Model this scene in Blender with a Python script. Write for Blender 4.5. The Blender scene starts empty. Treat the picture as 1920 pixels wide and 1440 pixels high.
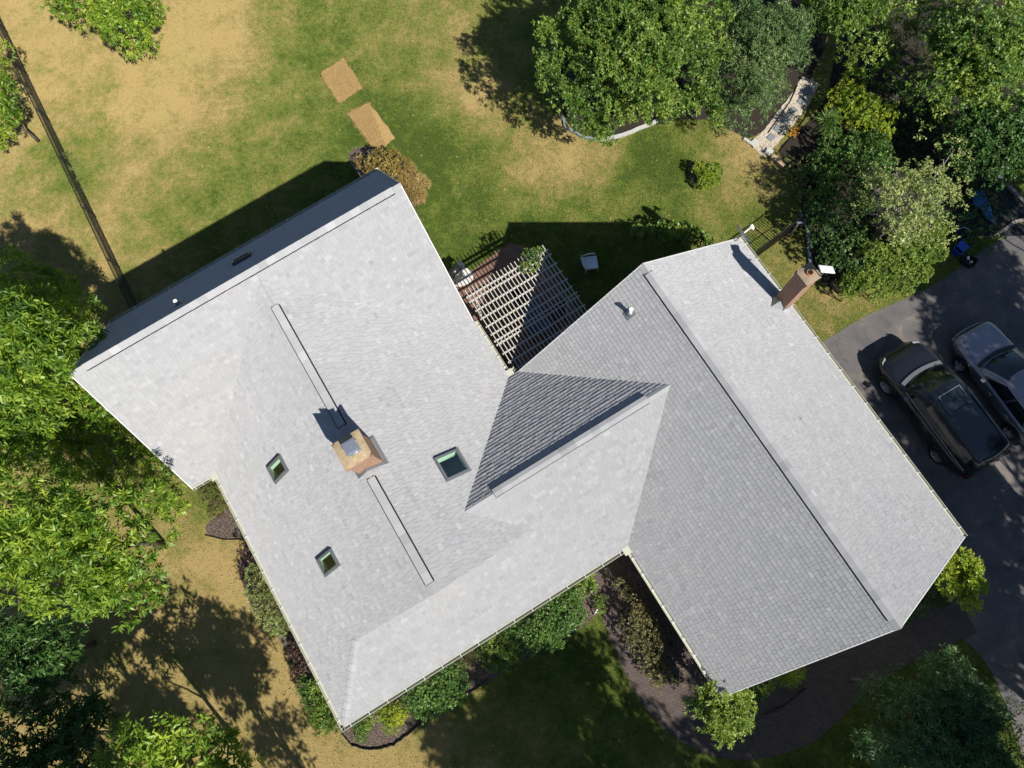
import bpy, math, random
import numpy as np
from mathutils import Vector, Matrix
R = math.radians
random.seed(7)
SC = bpy.context.scene
COL = SC.collection

# ------------------------------------------------------------------ camera, sky, sun, exposure
CAM_H, CA, CB, CF, TH = 27.0, 0.226, 0.0531, 1366.36, 0.5589
MR = Matrix.Rotation(CA, 4, 'X') @ Matrix.Rotation(CB, 4, 'Y')
cd = bpy.data.cameras.new('camera'); cam = bpy.data.objects.new('camera', cd); COL.objects.link(cam)
cam.matrix_world = Matrix.Translation((0, 0, CAM_H)) @ MR
cd.sensor_width = 36.0; cd.lens = CF / 1920 * 36.0; cd.clip_end = 3000; cd.clip_start = 0.5
SC.camera = cam
SUN_EL = R(46.1)
SUN_DIR = Vector((0.673, -0.686, 0)).normalized() * math.cos(SUN_EL) + Vector((0, 0, math.sin(SUN_EL)))
w = bpy.data.worlds.new('World'); SC.world = w; w.use_nodes = True
nt = w.node_tree; nt.nodes.clear()
sky = nt.nodes.new('ShaderNodeTexSky'); sky.sky_type = 'NISHITA'; sky.sun_disc = False
sky.sun_elevation = SUN_EL; sky.sun_rotation = math.atan2(SUN_DIR.x, SUN_DIR.y)
bg = nt.nodes.new('ShaderNodeBackground'); sky.ozone_density = 3.0; sky.dust_density = 0.3; bg.inputs[1].default_value = 0.065
out = nt.nodes.new('ShaderNodeOutputWorld')
nt.links.new(sky.outputs[0], bg.inputs[0]); nt.links.new(bg.outputs[0], out.inputs[0])
sl = bpy.data.lights.new('sun', 'SUN'); sl.energy = 5.0; sl.angle = R(0.53); sl.color = (1.0, 0.955, 0.88)
sun = bpy.data.objects.new('sun', sl); COL.objects.link(sun)
sun.rotation_euler = SUN_DIR.to_track_quat('Z', 'Y').to_euler()
SC.view_settings.view_transform = 'Standard'; SC.view_settings.look = 'None'
SC.view_settings.exposure = 0.4; SC.view_settings.gamma = 1.0
SC.render.engine = 'CYCLES'
SC.cycles.max_bounces = 6; SC.cycles.diffuse_bounces = 1; SC.cycles.transparent_max_bounces = 8

# ------------------------------------------------------------------ helpers: places
M3 = MR.to_3x3()
def G(px, py, z=0.0):
    "world point at height z that the drone saw at that spot of the photo"
    q = M3 @ Vector(((px - 960) / CF, -(py - 720) / CF, -1)); t = (z - CAM_H) / q.z
    return Vector((q.x * t, q.y * t, z))
cT, sT = math.cos(TH), math.sin(TH)
def W(u, v, z=0.0): return Vector((u * cT - v * sT, u * sT + v * cT, z))
def UV(p): return (p.x * cT + p.y * sT, -p.x * sT + p.y * cT)
def hitplane(px, py, p0, n):
    q = M3 @ Vector(((px - 960) / CF, -(py - 720) / CF, -1)); c = Vector((0, 0, CAM_H))
    return c + q * ((p0 - c).dot(n) / q.dot(n))

# ------------------------------------------------------------------ helpers: objects
def tag(o, label=None, cat=None, group=None, kind=None):
    if label: o['label'] = label
    if cat: o['category'] = cat
    if group: o['group'] = group
    if kind: o['kind'] = kind
    return o
def empty(name, loc, rz=0.0, label=None, cat=None, group=None):
    o = bpy.data.objects.new(name, None); COL.objects.link(o); o.location = loc; o.rotation_euler = (0, 0, rz)
    o.empty_display_size = 0.3
    return tag(o, label, cat, group)
class MB:
    def __init__(s): s.v = []; s.f = []; s.mi = []; s.sm = []
    def poly(s, pts, m=0, smooth=False):
        b = len(s.v); s.v += [tuple(p) for p in pts]; s.f.append(tuple(range(b, b + len(pts)))); s.mi.append(m); s.sm.append(smooth)
    def mesh(s, vs, fs, m=0, smooth=False):
        b = len(s.v); s.v += [tuple(p) for p in vs]
        for f in fs: s.f.append(tuple(i + b for i in f)); s.mi.append(m); s.sm.append(smooth)
    def box(s, c, d, ax=None, m=0):
        c = Vector(c); X, Y, Z = ax if ax else (Vector((1, 0, 0)), Vector((0, 1, 0)), Vector((0, 0, 1)))
        vs = [c + X * (d[0] / 2 * i) + Y * (d[1] / 2 * j) + Z * (d[2] / 2 * k) for k in (-1, 1) for j in (-1, 1) for i in (-1, 1)]
        s.mesh(vs, [(0, 2, 3, 1), (4, 5, 7, 6), (0, 1, 5, 4), (2, 6, 7, 3), (0, 4, 6, 2), (1, 3, 7, 5)], m)
    def bar(s, a, b, wd, ht, up=Vector((0, 0, 1)), m=0):
        a = Vector(a); b = Vector(b); X = (b - a); L = X.length
        if L < 1e-6: return
        X /= L; Y = up.cross(X)
        if Y.length < 1e-4: Y = Vector((1, 0, 0)).cross(X)
        Y.normalize(); Z = X.cross(Y)
        s.box((a + b) / 2, (L, wd, ht), (X, Y, Z), m)
    def tube(s, pts, rad, n=8, m=0, caps=True, smooth=True):
        pts = [Vector(p) for p in pts]
        if not hasattr(rad, '__len__'): rad = [rad] * len(pts)
        b = len(s.v); ref = Vector((0.31, 0.17, 0.93))
        for i, p in enumerate(pts):
            t = (pts[min(i + 1, len(pts) - 1)] - pts[max(i - 1, 0)]).normalized()
            x = t.cross(ref)
            if x.length < 0.05: x = t.cross(Vector((1, 0, 0)))
            x.normalize(); y = t.cross(x)
            for k in range(n):
                a = 2 * math.pi * k / n; s.v.append(tuple(p + (x * math.cos(a) + y * math.sin(a)) * rad[i]))
        for i in range(len(pts) - 1):
            for k in range(n):
                k2 = (k + 1) % n; s.f.append((b + i * n + k, b + i * n + k2, b + (i + 1) * n + k2, b + (i + 1) * n + k)); s.mi.append(m); s.sm.append(smooth)
        if caps:
            s.f.append(tuple(b + k for k in range(n))[::-1]); s.mi.append(m); s.sm.append(False)
            e = b + (len(pts) - 1) * n; s.f.append(tuple(e + k for k in range(n))); s.mi.append(m); s.sm.append(False)
    def prism(s, pts, z0, z1, m=0):
        "closed polygon (x, y) extruded"
        n = len(pts); b = [(p[0], p[1], z0) for p in pts]; t = [(p[0], p[1], z1) for p in pts]
        s.mesh(b + t, [tuple(range(n))[::-1], tuple(range(n, 2 * n))] + [(i, (i + 1) % n, n + (i + 1) % n, n + i) for i in range(n)], m)
    def build(s, name, mats, parent=None, uv=True, loc=None, **kw):
        me = bpy.data.meshes.new(name)
        off = Vector(loc) if loc is not None else Vector((0, 0, 0))
        me.from_pydata([tuple(Vector(p) - off) for p in s.v], [], s.f)
        if not isinstance(mats, (list, tuple)): mats = [mats]
        for mt in mats: me.materials.append(mt)
        me.polygons.foreach_set('material_index', s.mi); me.polygons.foreach_set('use_smooth', s.sm)
        if uv:
            l = me.uv_layers.new(name='UVMap').data
            for p in me.polygons:
                n = p.normal; a = max(range(3), key=lambda i: abs(n[i]))
                for li in p.loop_indices:
                    c = me.vertices[me.loops[li].vertex_index].co
                    l[li].uv = (c.y, c.z) if a == 0 else ((c.x, c.z) if a == 1 else (c.x, c.y))
        me.update()
        o = bpy.data.objects.new(name, me); COL.objects.link(o)
        if loc is not None: o.location = off
        if parent:
            o.parent = parent
        return tag(o, **kw)
def under(root, mb_world, name, mats, **kw):
    "world-space builder under a root Empty that is only moved/turned about z"
    inv = (Matrix.Translation(root.location) @ Matrix.Rotation(root.rotation_euler.z, 4, 'Z')).inverted()
    mb_world.v = [tuple(inv @ Vector(p)) for p in mb_world.v]
    return mb_world.build(name, mats, root, **kw)
def copy_tree(o, parent=None):
    c = o.copy(); COL.objects.link(c); c.parent = parent
    for ch in [x for x in COL.objects if x.parent == o]: copy_tree(ch, c)
    return c

# ------------------------------------------------------------------ helpers: materials
class NT:
    def __init__(s, name):
        s.m = bpy.data.materials.new(name); s.m.use_nodes = True; s.t = s.m.node_tree; s.t.nodes.clear()
        s.o = s.n('OutputMaterial')
    def n(s, typ, **kw):
        nd = s.t.nodes.new('ShaderNode' + typ)
        for k, v in kw.items():
            if k.startswith('i_'):
                key = k[2:]; key = int(key) if key.isdigit() else key.replace('_', ' ')
                s.set(nd.inputs[key], v)
            else: setattr(nd, k, v)
        return nd
    def set(s, inp, v):
        if isinstance(v, bpy.types.NodeSocket): s.t.links.new(v, inp)
        elif isinstance(v, bpy.types.Node): s.t.links.new(v.outputs[0], inp)
        else:
            if hasattr(inp, 'default_value'):
                if hasattr(inp.default_value, '__len__') and len(inp.default_value) == 4 and len(v) == 3: v = (*v, 1)
                inp.default_value = v
    def noise(s, vec, scale, detail=4, rough=0.6, dist=0.0):
        return s.n('TexNoise', i_Vector=vec, i_Scale=scale, i_Detail=detail, i_Roughness=rough, i_Distortion=dist).outputs[0]
    def ramp(s, fac, stops):
        r = s.n('ValToRGB', i_0=fac); e = r.color_ramp.elements
        while len(e) < len(stops): e.new(0.5)
        for el, (p, c) in zip(e, stops):
            el.position = p; el.color = (*c, 1) if hasattr(c, '__len__') else (c, c, c, 1)
        return r.outputs[0]
    def mix(s, f, a, b, typ='MIX'):
        nd = s.n('Mix', data_type='RGBA', blend_type=typ); s.set(nd.inputs[0], f); s.set(nd.inputs[6], a); s.set(nd.inputs[7], b); return nd.outputs[2]
    def math(s, op, a, b=0.0, c=0.0):
        nd = s.n('Math', operation=op); s.set(nd.inputs[0], a); s.set(nd.inputs[1], b); s.set(nd.inputs[2], c); return nd.outputs[0]
    def bump(s, h, strength=0.5, dist=0.02): return s.n('Bump', i_Height=h, i_Strength=strength, i_Distance=dist).outputs[0]
    def pbr(s, col, rough=0.7, metal=0.0, bump=None, spec=0.3, coat=0.0, **kw):
        b = s.n('BsdfPrincipled', i_Base_Color=col, i_Roughness=rough, i_Metallic=metal)
        b.inputs['Specular IOR Level'].default_value = spec; b.inputs['Coat Weight'].default_value = coat
        b.inputs['Coat Roughness'].default_value = 0.03
        if 'Diffuse Roughness' in b.inputs: b.inputs['Diffuse Roughness'].default_value = kw.get('drough', 0.0)
        if bump is not None: s.set(b.inputs['Normal'], bump)
        s.t.links.new(b.outputs[0], s.o.inputs[0]); return s.m
def OBJ(t): return t.n('TexCoord').outputs['Object']
def GEO(t): return t.n('NewGeometry').outputs['Position']
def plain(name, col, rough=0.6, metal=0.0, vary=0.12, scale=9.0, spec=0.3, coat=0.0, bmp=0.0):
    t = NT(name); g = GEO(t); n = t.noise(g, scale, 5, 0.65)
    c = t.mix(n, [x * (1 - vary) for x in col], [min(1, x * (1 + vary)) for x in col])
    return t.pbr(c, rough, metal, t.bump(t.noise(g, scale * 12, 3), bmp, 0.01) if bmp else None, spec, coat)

def m_shingle():
    t = NT('asphalt_shingle'); at = t.n('Attribute', attribute_name='rnd'); g = GEO(t)
    c = t.ramp(at.outputs['Fac'], [(0, (.335, .34, .35)), (.35, (.392, .396, .404)), (.7, (.43, .433, .441)), (1, (.49, .492, .498))])
    gr = t.noise(g, 260, 2, .7); big = t.noise(g, .55, 3, .55); red = t.noise(g, 1.3, 2, .5)
    c = t.mix(t.ramp(gr, [(.3, 0.0), (.72, 1.0)]), t.mix(1.0, c, (.86, .86, .87), 'MULTIPLY'), c)
    c = t.mix(t.ramp(big, [(.4, 0.0), (.7, .2)]), c, (.44, .435, .43))
    c = t.mix(t.ramp(red, [(.62, 0.0), (.8, .35)]), c, (.47, .425, .40))
    return t.pbr(c, .95, 0, t.bump(gr, .5, .004), .15, drough=1.0)
def m_ground():
    t = NT('lawn_soil'); g = GEO(t); d = t.n('Attribute', attribute_name='dry').outputs['Fac']
    n1 = t.noise(g, .9, 6, .62, .3); n2 = t.noise(g, 4.5, 5, .7); n3 = t.noise(g, 14, 5, .8); n4 = t.noise(g, 55, 3, .7)
    x = t.math('ADD', d, t.math('MULTIPLY', t.math('SUBTRACT', n1, .5), 1.5))
    x = t.math('ADD', x, t.math('MULTIPLY', t.math('SUBTRACT', n2, .5), 1.1))
    x = t.math('ADD', x, t.math('MULTIPLY', t.math('SUBTRACT', n3, .5), 1.5))
    c = t.ramp(x, [(.0, (.08, .118, .024)), (.25, (.14, .178, .036)), (.5, (.225, .222, .062)), (.74, (.34, .265, .105)), (1.0, (.46, .335, .145))])
    c = t.mix(t.ramp(n4, [(.3, 0.0), (.7, 1.0)]), t.mix(1.0, c, (.55, .6, .52), 'MULTIPLY'), t.mix(1.0, c, (1.12, 1.1, 1.05), 'MULTIPLY'))
    hue = t.noise(g, .5, 3, .5)
    c = t.mix(t.ramp(hue, [(.5, 0.0), (.75, .4)]), c, t.mix(1.0, c, (.88, 1.06, .9), 'MULTIPLY'))
    wd_ = t.noise(g, 3.2, 4, .6, .5); lv = t.ramp(x, [(.35, 1.0), (.62, 0.0)])
    c = t.mix(t.math('MULTIPLY', t.ramp(wd_, [(.56, 0.0), (.68, .6)]), lv), c, (.15, .22, .03)); c = t.mix(t.ramp(t.noise(g, 2.1, 5, .7), [(.62, 0.0), (.74, .45)]), c, (.30, .21, .10)); c = t.mix(t.ramp(t.noise(g, 6.5, 4, .7), [(.64, 0.0), (.76, .5)]), c, (.40, .34, .19))
    h = t.math('ADD', t.math('MULTIPLY', n3, .6), t.math('MULTIPLY', n4, .6))
    return t.pbr(c, .95, 0, t.bump(h, 1.0, .05), .1, drough=.6)
def m_asphalt():
    t = NT('asphalt'); g = GEO(t); n = t.noise(g, 1.1, 6, .65, .6); f = t.noise(g, 120, 3, .7); b = t.noise(g, .35, 3)
    c = t.ramp(n, [(.35, (.112, .108, .11)), (.55, (.165, .15, .14)), (.7, (.25, .215, .175))])
    c = t.mix(t.ramp(f, [(.35, 0.0), (.7, 1.0)]), t.mix(1.0, c, (.75, .75, .78), 'MULTIPLY'), c)
    v = t.n('TexVoronoi', feature='DISTANCE_TO_EDGE', i_Vector=t.n('VectorMath', operation='ADD', i_0=g, i_1=t.n('TexNoise', i_Vector=g, i_Scale=1.4).outputs[1]).outputs[0], i_Scale=.22)
    c = t.mix(t.ramp(v.outputs[0], [(0, .45), (.004, 0.0)]), c, (.03, .03, .03))
    return t.pbr(c, .92, 0, t.bump(f, .6, .006), .25)
def m_mulch():
    t = NT('mulch'); g = GEO(t)
    v = t.n('TexVoronoi', i_Vector=t.n('Mapping', i_Vector=g, i_Scale=(1, 1.8, 1)).outputs[0], i_Scale=22)
    c = t.ramp(v.outputs[1], [(0, (.055, .04, .035)), (.5, (.12, .09, .075)), (1, (.25, .20, .165))])
    c = t.mix(t.ramp(t.noise(g, 60, 2), [(.66, 0.0), (.72, 1.0)]), c, (.42, .36, .30))
    return t.pbr(c, .95, 0, t.bump(v.outputs[0], 1.0, .03), .1)
def m_gravel():
    t = NT('pea_gravel'); g = GEO(t); v = t.n('TexVoronoi', i_Vector=g, i_Scale=26)
    c = t.ramp(v.outputs[1], [(0, (.34, .28, .21)), (.5, (.55, .47, .37)), (1, (.72, .65, .55))])
    c = t.mix(t.ramp(v.outputs[0], [(.4, 0.0), (.75, .6)]), c, (.16, .13, .10))
    return t.pbr(c, .9, 0, t.bump(v.outputs[0], -1.0, .03), .2)
def m_straw():
    t = NT('straw'); g = GEO(t); mp = t.n('Mapping', i_Vector=g, i_Rotation=(0, 0, .9), i_Scale=(3.5, 1, 1)).outputs[0]
    n = t.noise(mp, 26, 5, .75, .8); n2 = t.noise(g, 3, 3)
    c = t.ramp(n, [(.3, (.22, .14, .055)), (.5, (.46, .30, .12)), (.72, (.62, .44, .21))])
    c = t.mix(t.ramp(n2, [(.45, 0.0), (.75, .35)]), c, (.50, .36, .17))
    return t.pbr(c, .9, 0, t.bump(n, 1.0, .03), .15)
def m_brick(name, c1, c2, mortar, sc=1.0, bw=.20, bh=.075, ms=.012, coord='UV', rot=0.0):
    t = NT(name); v = t.n('TexCoord').outputs['UV'] if coord == 'UV' else GEO(t)
    if rot: v = t.n('Mapping', i_Vector=v, i_Rotation=(0, 0, rot)).outputs[0]
    b = t.n('TexBrick', i_Vector=v, i_Color1=c1, i_Color2=c2, i_Mortar=mortar, i_Scale=sc, i_Mortar_Size=ms)
    b.inputs['Brick Width'].default_value = bw; b.inputs['Row Height'].default_value = bh; b.inputs['Mortar Smooth'].default_value = .2
    g = GEO(t); n = t.noise(g, 35, 4, .7)
    c = t.mix(t.ramp(n, [(.3, 0.0), (.75, 1.0)]), t.mix(1.0, b.outputs[0], (.72, .7, .7), 'MULTIPLY'), b.outputs[0])
    return t.pbr(c, .9, 0, t.bump(t.math('SUBTRACT', n, b.outputs[1]), .6, .01), .2)
def m_leaf(name, dark, mid, light, trans=.45, gloss=.05):
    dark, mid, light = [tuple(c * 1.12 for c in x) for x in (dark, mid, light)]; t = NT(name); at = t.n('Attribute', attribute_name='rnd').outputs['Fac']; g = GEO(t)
    x = t.math('ADD', at, t.math('MULTIPLY', t.math('SUBTRACT', t.noise(g, .8, 3, .6), .5), 1.1))
    c = t.ramp(x, [(.05, dark), (.5, mid), (.95, light)])
    d = t.n('BsdfDiffuse', i_Color=c); tr = t.n('BsdfTranslucent', i_Color=t.mix(1.0, c, (1.25, 1.35, .55), 'MULTIPLY'))
    gl = t.n('BsdfGlossy', i_Roughness=.5, i_Color=(.75, .85, .6))
    m1 = t.n('MixShader', i_0=trans); t.t.links.new(d.outputs[0], m1.inputs[1]); t.t.links.new(tr.outputs[0], m1.inputs[2])
    m2 = t.n('MixShader', i_0=gloss); t.t.links.new(m1.outputs[0], m2.inputs[1]); t.t.links.new(gl.outputs[0], m2.inputs[2])
    t.t.links.new(m2.outputs[0], t.o.inputs[0]); return t.m
def m_glass(name, tint=(.8, .95, .85), refl=.10, dark=None):
    t = NT(name); tr = t.n('BsdfTransparent', i_Color=tint); gl = t.n('BsdfGlossy', i_Roughness=.02, i_Color=(1, 1, 1))
    m = t.n('MixShader', i_0=refl); t.t.links.new(tr.outputs[0], m.inputs[1]); t.t.links.new(gl.outputs[0], m.inputs[2])
    t.t.links.new(m.outputs[0], t.o.inputs[0]); return t.m

def m_blade():
    t = NT('grass_blade'); at = t.n('Attribute', attribute_name='rnd').outputs['Fac']; g = GEO(t)
    x = t.math('ADD', at, t.math('MULTIPLY', t.math('SUBTRACT', t.noise(g, .9, 6, .62, .3), .5), 1.5)); x = t.math('ADD', x, t.math('MULTIPLY', t.math('SUBTRACT', t.noise(g, 4.5, 5, .7), .5), 1.1))
    c = t.ramp(x, [(.0, (.11, .165, .03)), (.25, (.18, .225, .045)), (.5, (.27, .265, .075)), (.74, (.39, .315, .125)), (1.0, (.55, .42, .20))])
    d = t.n('BsdfDiffuse', i_Color=c); tr = t.n('BsdfTranslucent', i_Color=c); m1 = t.n('MixShader', i_0=.3); t.t.links.new(d.outputs[0], m1.inputs[1]); t.t.links.new(tr.outputs[0], m1.inputs[2]); t.t.links.new(m1.outputs[0], t.o.inputs[0]); return t.m
LAWNB = m_blade(); SHINGLE = m_shingle(); JOINT = plain('shingle_joint', (.25, .255, .26), .95, 0, .1, 9, .1); LAWN = m_ground(); ASPH = m_asphalt(); MULCH = m_mulch(); MULCH_SHADED = plain('tree_shaded_mulch', (.04, .033, .027), .95, 0, .6, 18, .1, 0, 1.0); GRAVEL = m_gravel(); STRAW = m_straw()  # dark bed material is mulch with the tree shade put into its colour
BRICK = m_brick('chimney_brick', (.42, .19, .10), (.33, .13, .07), (.48, .42, .34))
PAVER = m_brick('brick_paver', (.15, .115, .098), (.11, .088, .078), (.08, .07, .062), bw=.2, bh=.1, ms=.008, coord='P', rot=.35)
PATIO = m_brick('patio_paver', (.30, .17, .125), (.22, .12, .09), (.2, .17, .13), bw=.3, bh=.15, ms=.012, coord='P', rot=TH)
CREAM = plain('cream_aluminium', (.50, .50, .40), .45, 0, .06, 3, .4)
WHITE = plain('white_paint', (.74, .74, .72), .4, 0, .05, 4, .4)
SIDING = plain('cream_siding', (.55, .53, .42), .7, 0, .06, 2)
DARKMET = plain('dark_bronze_metal', (.10, .105, .12), .35, .6, .1, 6, .5)
GREYMET = plain('grey_flashing', (.27, .28, .29), .5, .5, .15, 8, .4)
BLACK = plain('black_metal', (.018, .018, .02), .35, 0, .2, 6, .5)
VENTDARK = plain('vent_shadow_black', (.02, .02, .022), .9, 0, .1, 6, .1)
STEEL = plain('galvanised_steel', (.55, .58, .62), .35, .8, .08, 8, .5)
CONC = plain('weathered_mortar_cap', (.38, .29, .18), .95, 0, .6, 9, .1, 0, .5)
CONC2 = plain('brown_mortar_cap', (.30, .235, .16), .95, 0, .3, 14, .1, 0, .5)
TERRA = plain('terracotta', (.40, .16, .07), .85, 0, .1, 10)
WOODW = plain('weathered_white_wood', (.52, .485, .43), .8, 0, .2, 10, .2)
BARK = plain('bark', (.12, .095, .075), .95, 0, .35, 12, .1, 0, .8)
BARKL = plain('pale_bark', (.27, .24, .21), .9, 0, .3, 14, .1, 0, .5)
STONE = plain('grey_flagstone', (.20, .225, .235), .85, 0, .15, 7, .2, 0, .3)
STONEW = plain('pale_flagstone', (.46, .46, .42), .85, 0, .15, 7, .2, 0, .3)
STONEB = plain('buff_block', (.40, .29, .19), .9, 0, .2, 8, .15, 0, .4)
REVEAL = plain('pale_green_reveal', (.66, .74, .64), .8, 0, .03, 3, .2)
ROOM = plain('dark_room', (.26, .36, .29), .9, 0, .3, 3)
GLASS = m_glass('skylight_glass')
SGLASS = plain('tinted_car_glass', (.012, .018, .02), .04, 0, .1, 3, .6, .6)
LG_BRIGHT = m_leaf('leaf_yellow_green', (.035, .095, .010), (.14, .25, .02), (.36, .45, .045), .42)
LG_MID = m_leaf('leaf_mid_green', (.028, .07, .012), (.105, .19, .028), (.28, .35, .055), .34)
LG_BLUE = m_leaf('leaf_grey_green', (.03, .07, .022), (.085, .15, .045), (.19, .26, .09), .25)
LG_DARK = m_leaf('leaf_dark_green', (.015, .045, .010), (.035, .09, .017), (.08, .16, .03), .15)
LG_HEDGE = m_leaf('leaf_fresh_green', (.07, .14, .02), (.17, .25, .035), (.34, .39, .07), .4)
LG_PALE = m_leaf('leaf_pale_olive', (.14, .18, .05), (.26, .31, .10), (.44, .46, .19), .4)
LG_LIME = m_leaf('leaf_lime', (.09, .17, .015), (.24, .32, .022), (.48, .47, .04), .4)
LG_DEEP = m_leaf('leaf_deep_green', (.025, .07, .012), (.065, .15, .02), (.15, .26, .045), .3, .07)
LG_BRONZE = m_leaf('leaf_bronze_green', (.06, .04, .025), (.13, .11, .045), (.24, .22, .09), .25)
LG_PURPLE = m_leaf('leaf_purple', (.03, .012, .014), (.07, .03, .03), (.13, .07, .055), .2)
LG_GOLD = m_leaf('leaf_golden_brown', (.18, .12, .04), (.38, .25, .08), (.52, .40, .17), .3)
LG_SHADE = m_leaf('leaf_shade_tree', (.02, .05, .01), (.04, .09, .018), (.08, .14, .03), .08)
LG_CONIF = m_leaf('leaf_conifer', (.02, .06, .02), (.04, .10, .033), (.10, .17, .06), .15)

# ------------------------------------------------------------------ foliage
rng = np.random.default_rng(11)
def nrm(a): return a / np.maximum(np.linalg.norm(a, axis=-1, keepdims=True), 1e-9)
def leaf_mesh(name, P, D, Lv, Wv, mat, parent=None, loc=(0, 0, 0), bend=0.0, **kw):
    n = len(P); up = np.array([0, 0, 1.0]) + rng.normal(0, .45, (n, 3))
    S = nrm(np.cross(D, up)) * (Wv / 2)[:, None]; Lx = D * Lv[:, None]
    N = nrm(np.cross(S, D)); sag = (N * (Lv * .12)[:, None])
    V = np.empty((n, 4, 3)); V[:, 0] = P; V[:, 1] = P + Lx * .45 + S + sag; V[:, 2] = P + Lx; V[:, 3] = P + Lx * .45 - S + sag
    V -= np.array(loc)
    me = bpy.data.meshes.new(name); me.vertices.add(4 * n); me.vertices.foreach_set('co', V.reshape(-1).astype(np.float32))
    me.loops.add(4 * n); me.loops.foreach_set('vertex_index', np.arange(4 * n, dtype=np.int32))
    me.polygons.add(n); me.polygons.foreach_set('loop_start', np.arange(0, 4 * n, 4, dtype=np.int32))
    me.update(calc_edges=True)
    a = me.attributes.new('rnd', 'FLOAT', 'FACE'); a.data.foreach_set('value', np.clip(kw.pop('rnd') if 'rnd' in kw else rng.random(n), 0, 1).astype(np.float32))
    me.materials.append(mat)
    o = bpy.data.objects.new(name, me); COL.objects.link(o); o.location = loc
    if parent: o.parent = parent; o.location = Vector(loc) - parent.location
    return tag(o, **kw)
def spray_pts(cl, total, squash=.75, inner=.55, upb=.35):
    "cl: (n,4) clump x y z r -> spray points and outward axes"
    a = cl[:, 3] ** 2; cnt = rng.multinomial(total, a / a.sum()); idx = np.repeat(np.arange(len(cl)), cnt)
    d = nrm(rng.normal(0, 1, (total, 3)) + np.array([0, 0, upb]))
    rr = cl[idx, 3] * (inner + (1 - inner) * rng.random(total) ** .5)
    lum = 1 + .25 * np.sin(d[:, 0] * 7 + idx) * np.sin(d[:, 1] * 6 + idx * 2)
    p = cl[idx, :3] + d * (rr * lum)[:, None] * np.array([1, 1, squash])
    return p, d, idx
def sprays(p, ax, idx, k, L, Wd, twig, spread=1.0, droop=.12, flat=0.0):
    n = len(p); e1 = nrm(np.cross(ax, nrm(rng.normal(0, 1, (n, 3))))); e2 = np.cross(ax, e1)
    Ps, Ds, Ls, Rn = [], [], [], []
    base = rng.random(n); tone = (np.sin(idx * 12.9898) * 43758.5453) % 1.0
    for j in range(k):
        ang = 2 * math.pi * (j * .618 + rng.random(n) * .15); f = (j + 1) / k
        dr = ax * (1.15 - .9 * spread * (1 - f * .6)) + (e1 * np.cos(ang)[:, None] + e2 * np.sin(ang)[:, None]) * spread
        dr[:, 2] = dr[:, 2] * (1 - flat) - droop; dr = nrm(dr + rng.normal(0, .18, (n, 3)))
        Ps.append(p + ax * (twig * f)[:, None] if hasattr(twig, '__len__') else p + ax * twig * f); Ds.append(dr)
        Ls.append(L * (.65 + .6 * rng.random(n))); Rn.append(np.clip(.45 * base + .3 * tone + .3 * rng.random(n), 0, 1))
    P = np.concatenate(Ps); D = np.concatenate(Ds); Lv = np.concatenate(Ls); Rv = np.concatenate(Rn)
    return P, D, Lv, Lv * (Wd / L), Rv
def clumps(C, Rx, Rz, n, rmin=.24, rmax=.40, jag=.30, cap=True, seed=0):
    r = np.random.default_rng(seed); g = []
    for i in range(n):
        d = r.normal(0, 1, 3); d /= np.linalg.norm(d)
        if cap and d[2] < -.35: d[2] *= -1
        az = math.atan2(d[1], d[0]); k = 1 - jag * r.random() + .13 * math.sin(3 * az + seed) + .08 * math.sin(7 * az + seed * 2)
        rr = r.uniform(rmin, rmax) * Rx; fill = r.random() ** .35
        g.append((C[0] + d[0] * (Rx - rr * .6) * k * fill, C[1] + d[1] * (Rx - rr * .6) * k * fill, C[2] + d[2] * (Rz - rr * .4) * fill, rr))
    return np.array(g)
def limbs(mb, base, C, cl, r0, nb=9, lean=Vector((0, 0, 0)), seed=0, sub=0):
    r = random.Random(seed); base = Vector(base); C = Vector(C); top = C + Vector((0, 0, -.1 * (C.z)))
    pts = [base.lerp(top, i / 6) + Vector((r.uniform(-.08, .08), r.uniform(-.08, .08), 0)) * (i > 0) for i in range(7)]
    mb.tube([base + Vector((0, 0, -.1))] + pts[1:], [r0 * 1.35] + [r0 * (1 - .75 * i / 6) for i in range(1, 7)], 9)
    order = sorted(range(len(cl)), key=lambda i: -cl[i][3])[:nb]
    for i in order:
        e = Vector(cl[i][:3]); s = pts[r.choice((2, 3, 4, 4, 5))]
        mid = s.lerp(e, .5) + Vector((r.uniform(-.2, .2), r.uniform(-.2, .2), r.uniform(0, .3)))
        mb.tube([s, s.lerp(mid, .5) + Vector((0, 0, .08)), mid, e.lerp(mid, .4), e], [r0 * .42, r0 * .34, r0 * .24, r0 * .15, r0 * .06], 6)
        for q in range(sub):
            d = Vector((r.uniform(-1, 1), r.uniform(-1, 1), r.uniform(-.2, 1))).normalized() * cl[i][3] * r.uniform(.7, 1.15)
            a = mid.lerp(e, r.random()); m2 = a + d * .5 + Vector((r.uniform(-.1, .1), r.uniform(-.1, .1), .05))
            mb.tube([a, m2, a + d], [r0 * .11 * (1 + .6 * (sub > 5)), r0 * .09, r0 * .045], 5)
LEAFN = [0]
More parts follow.
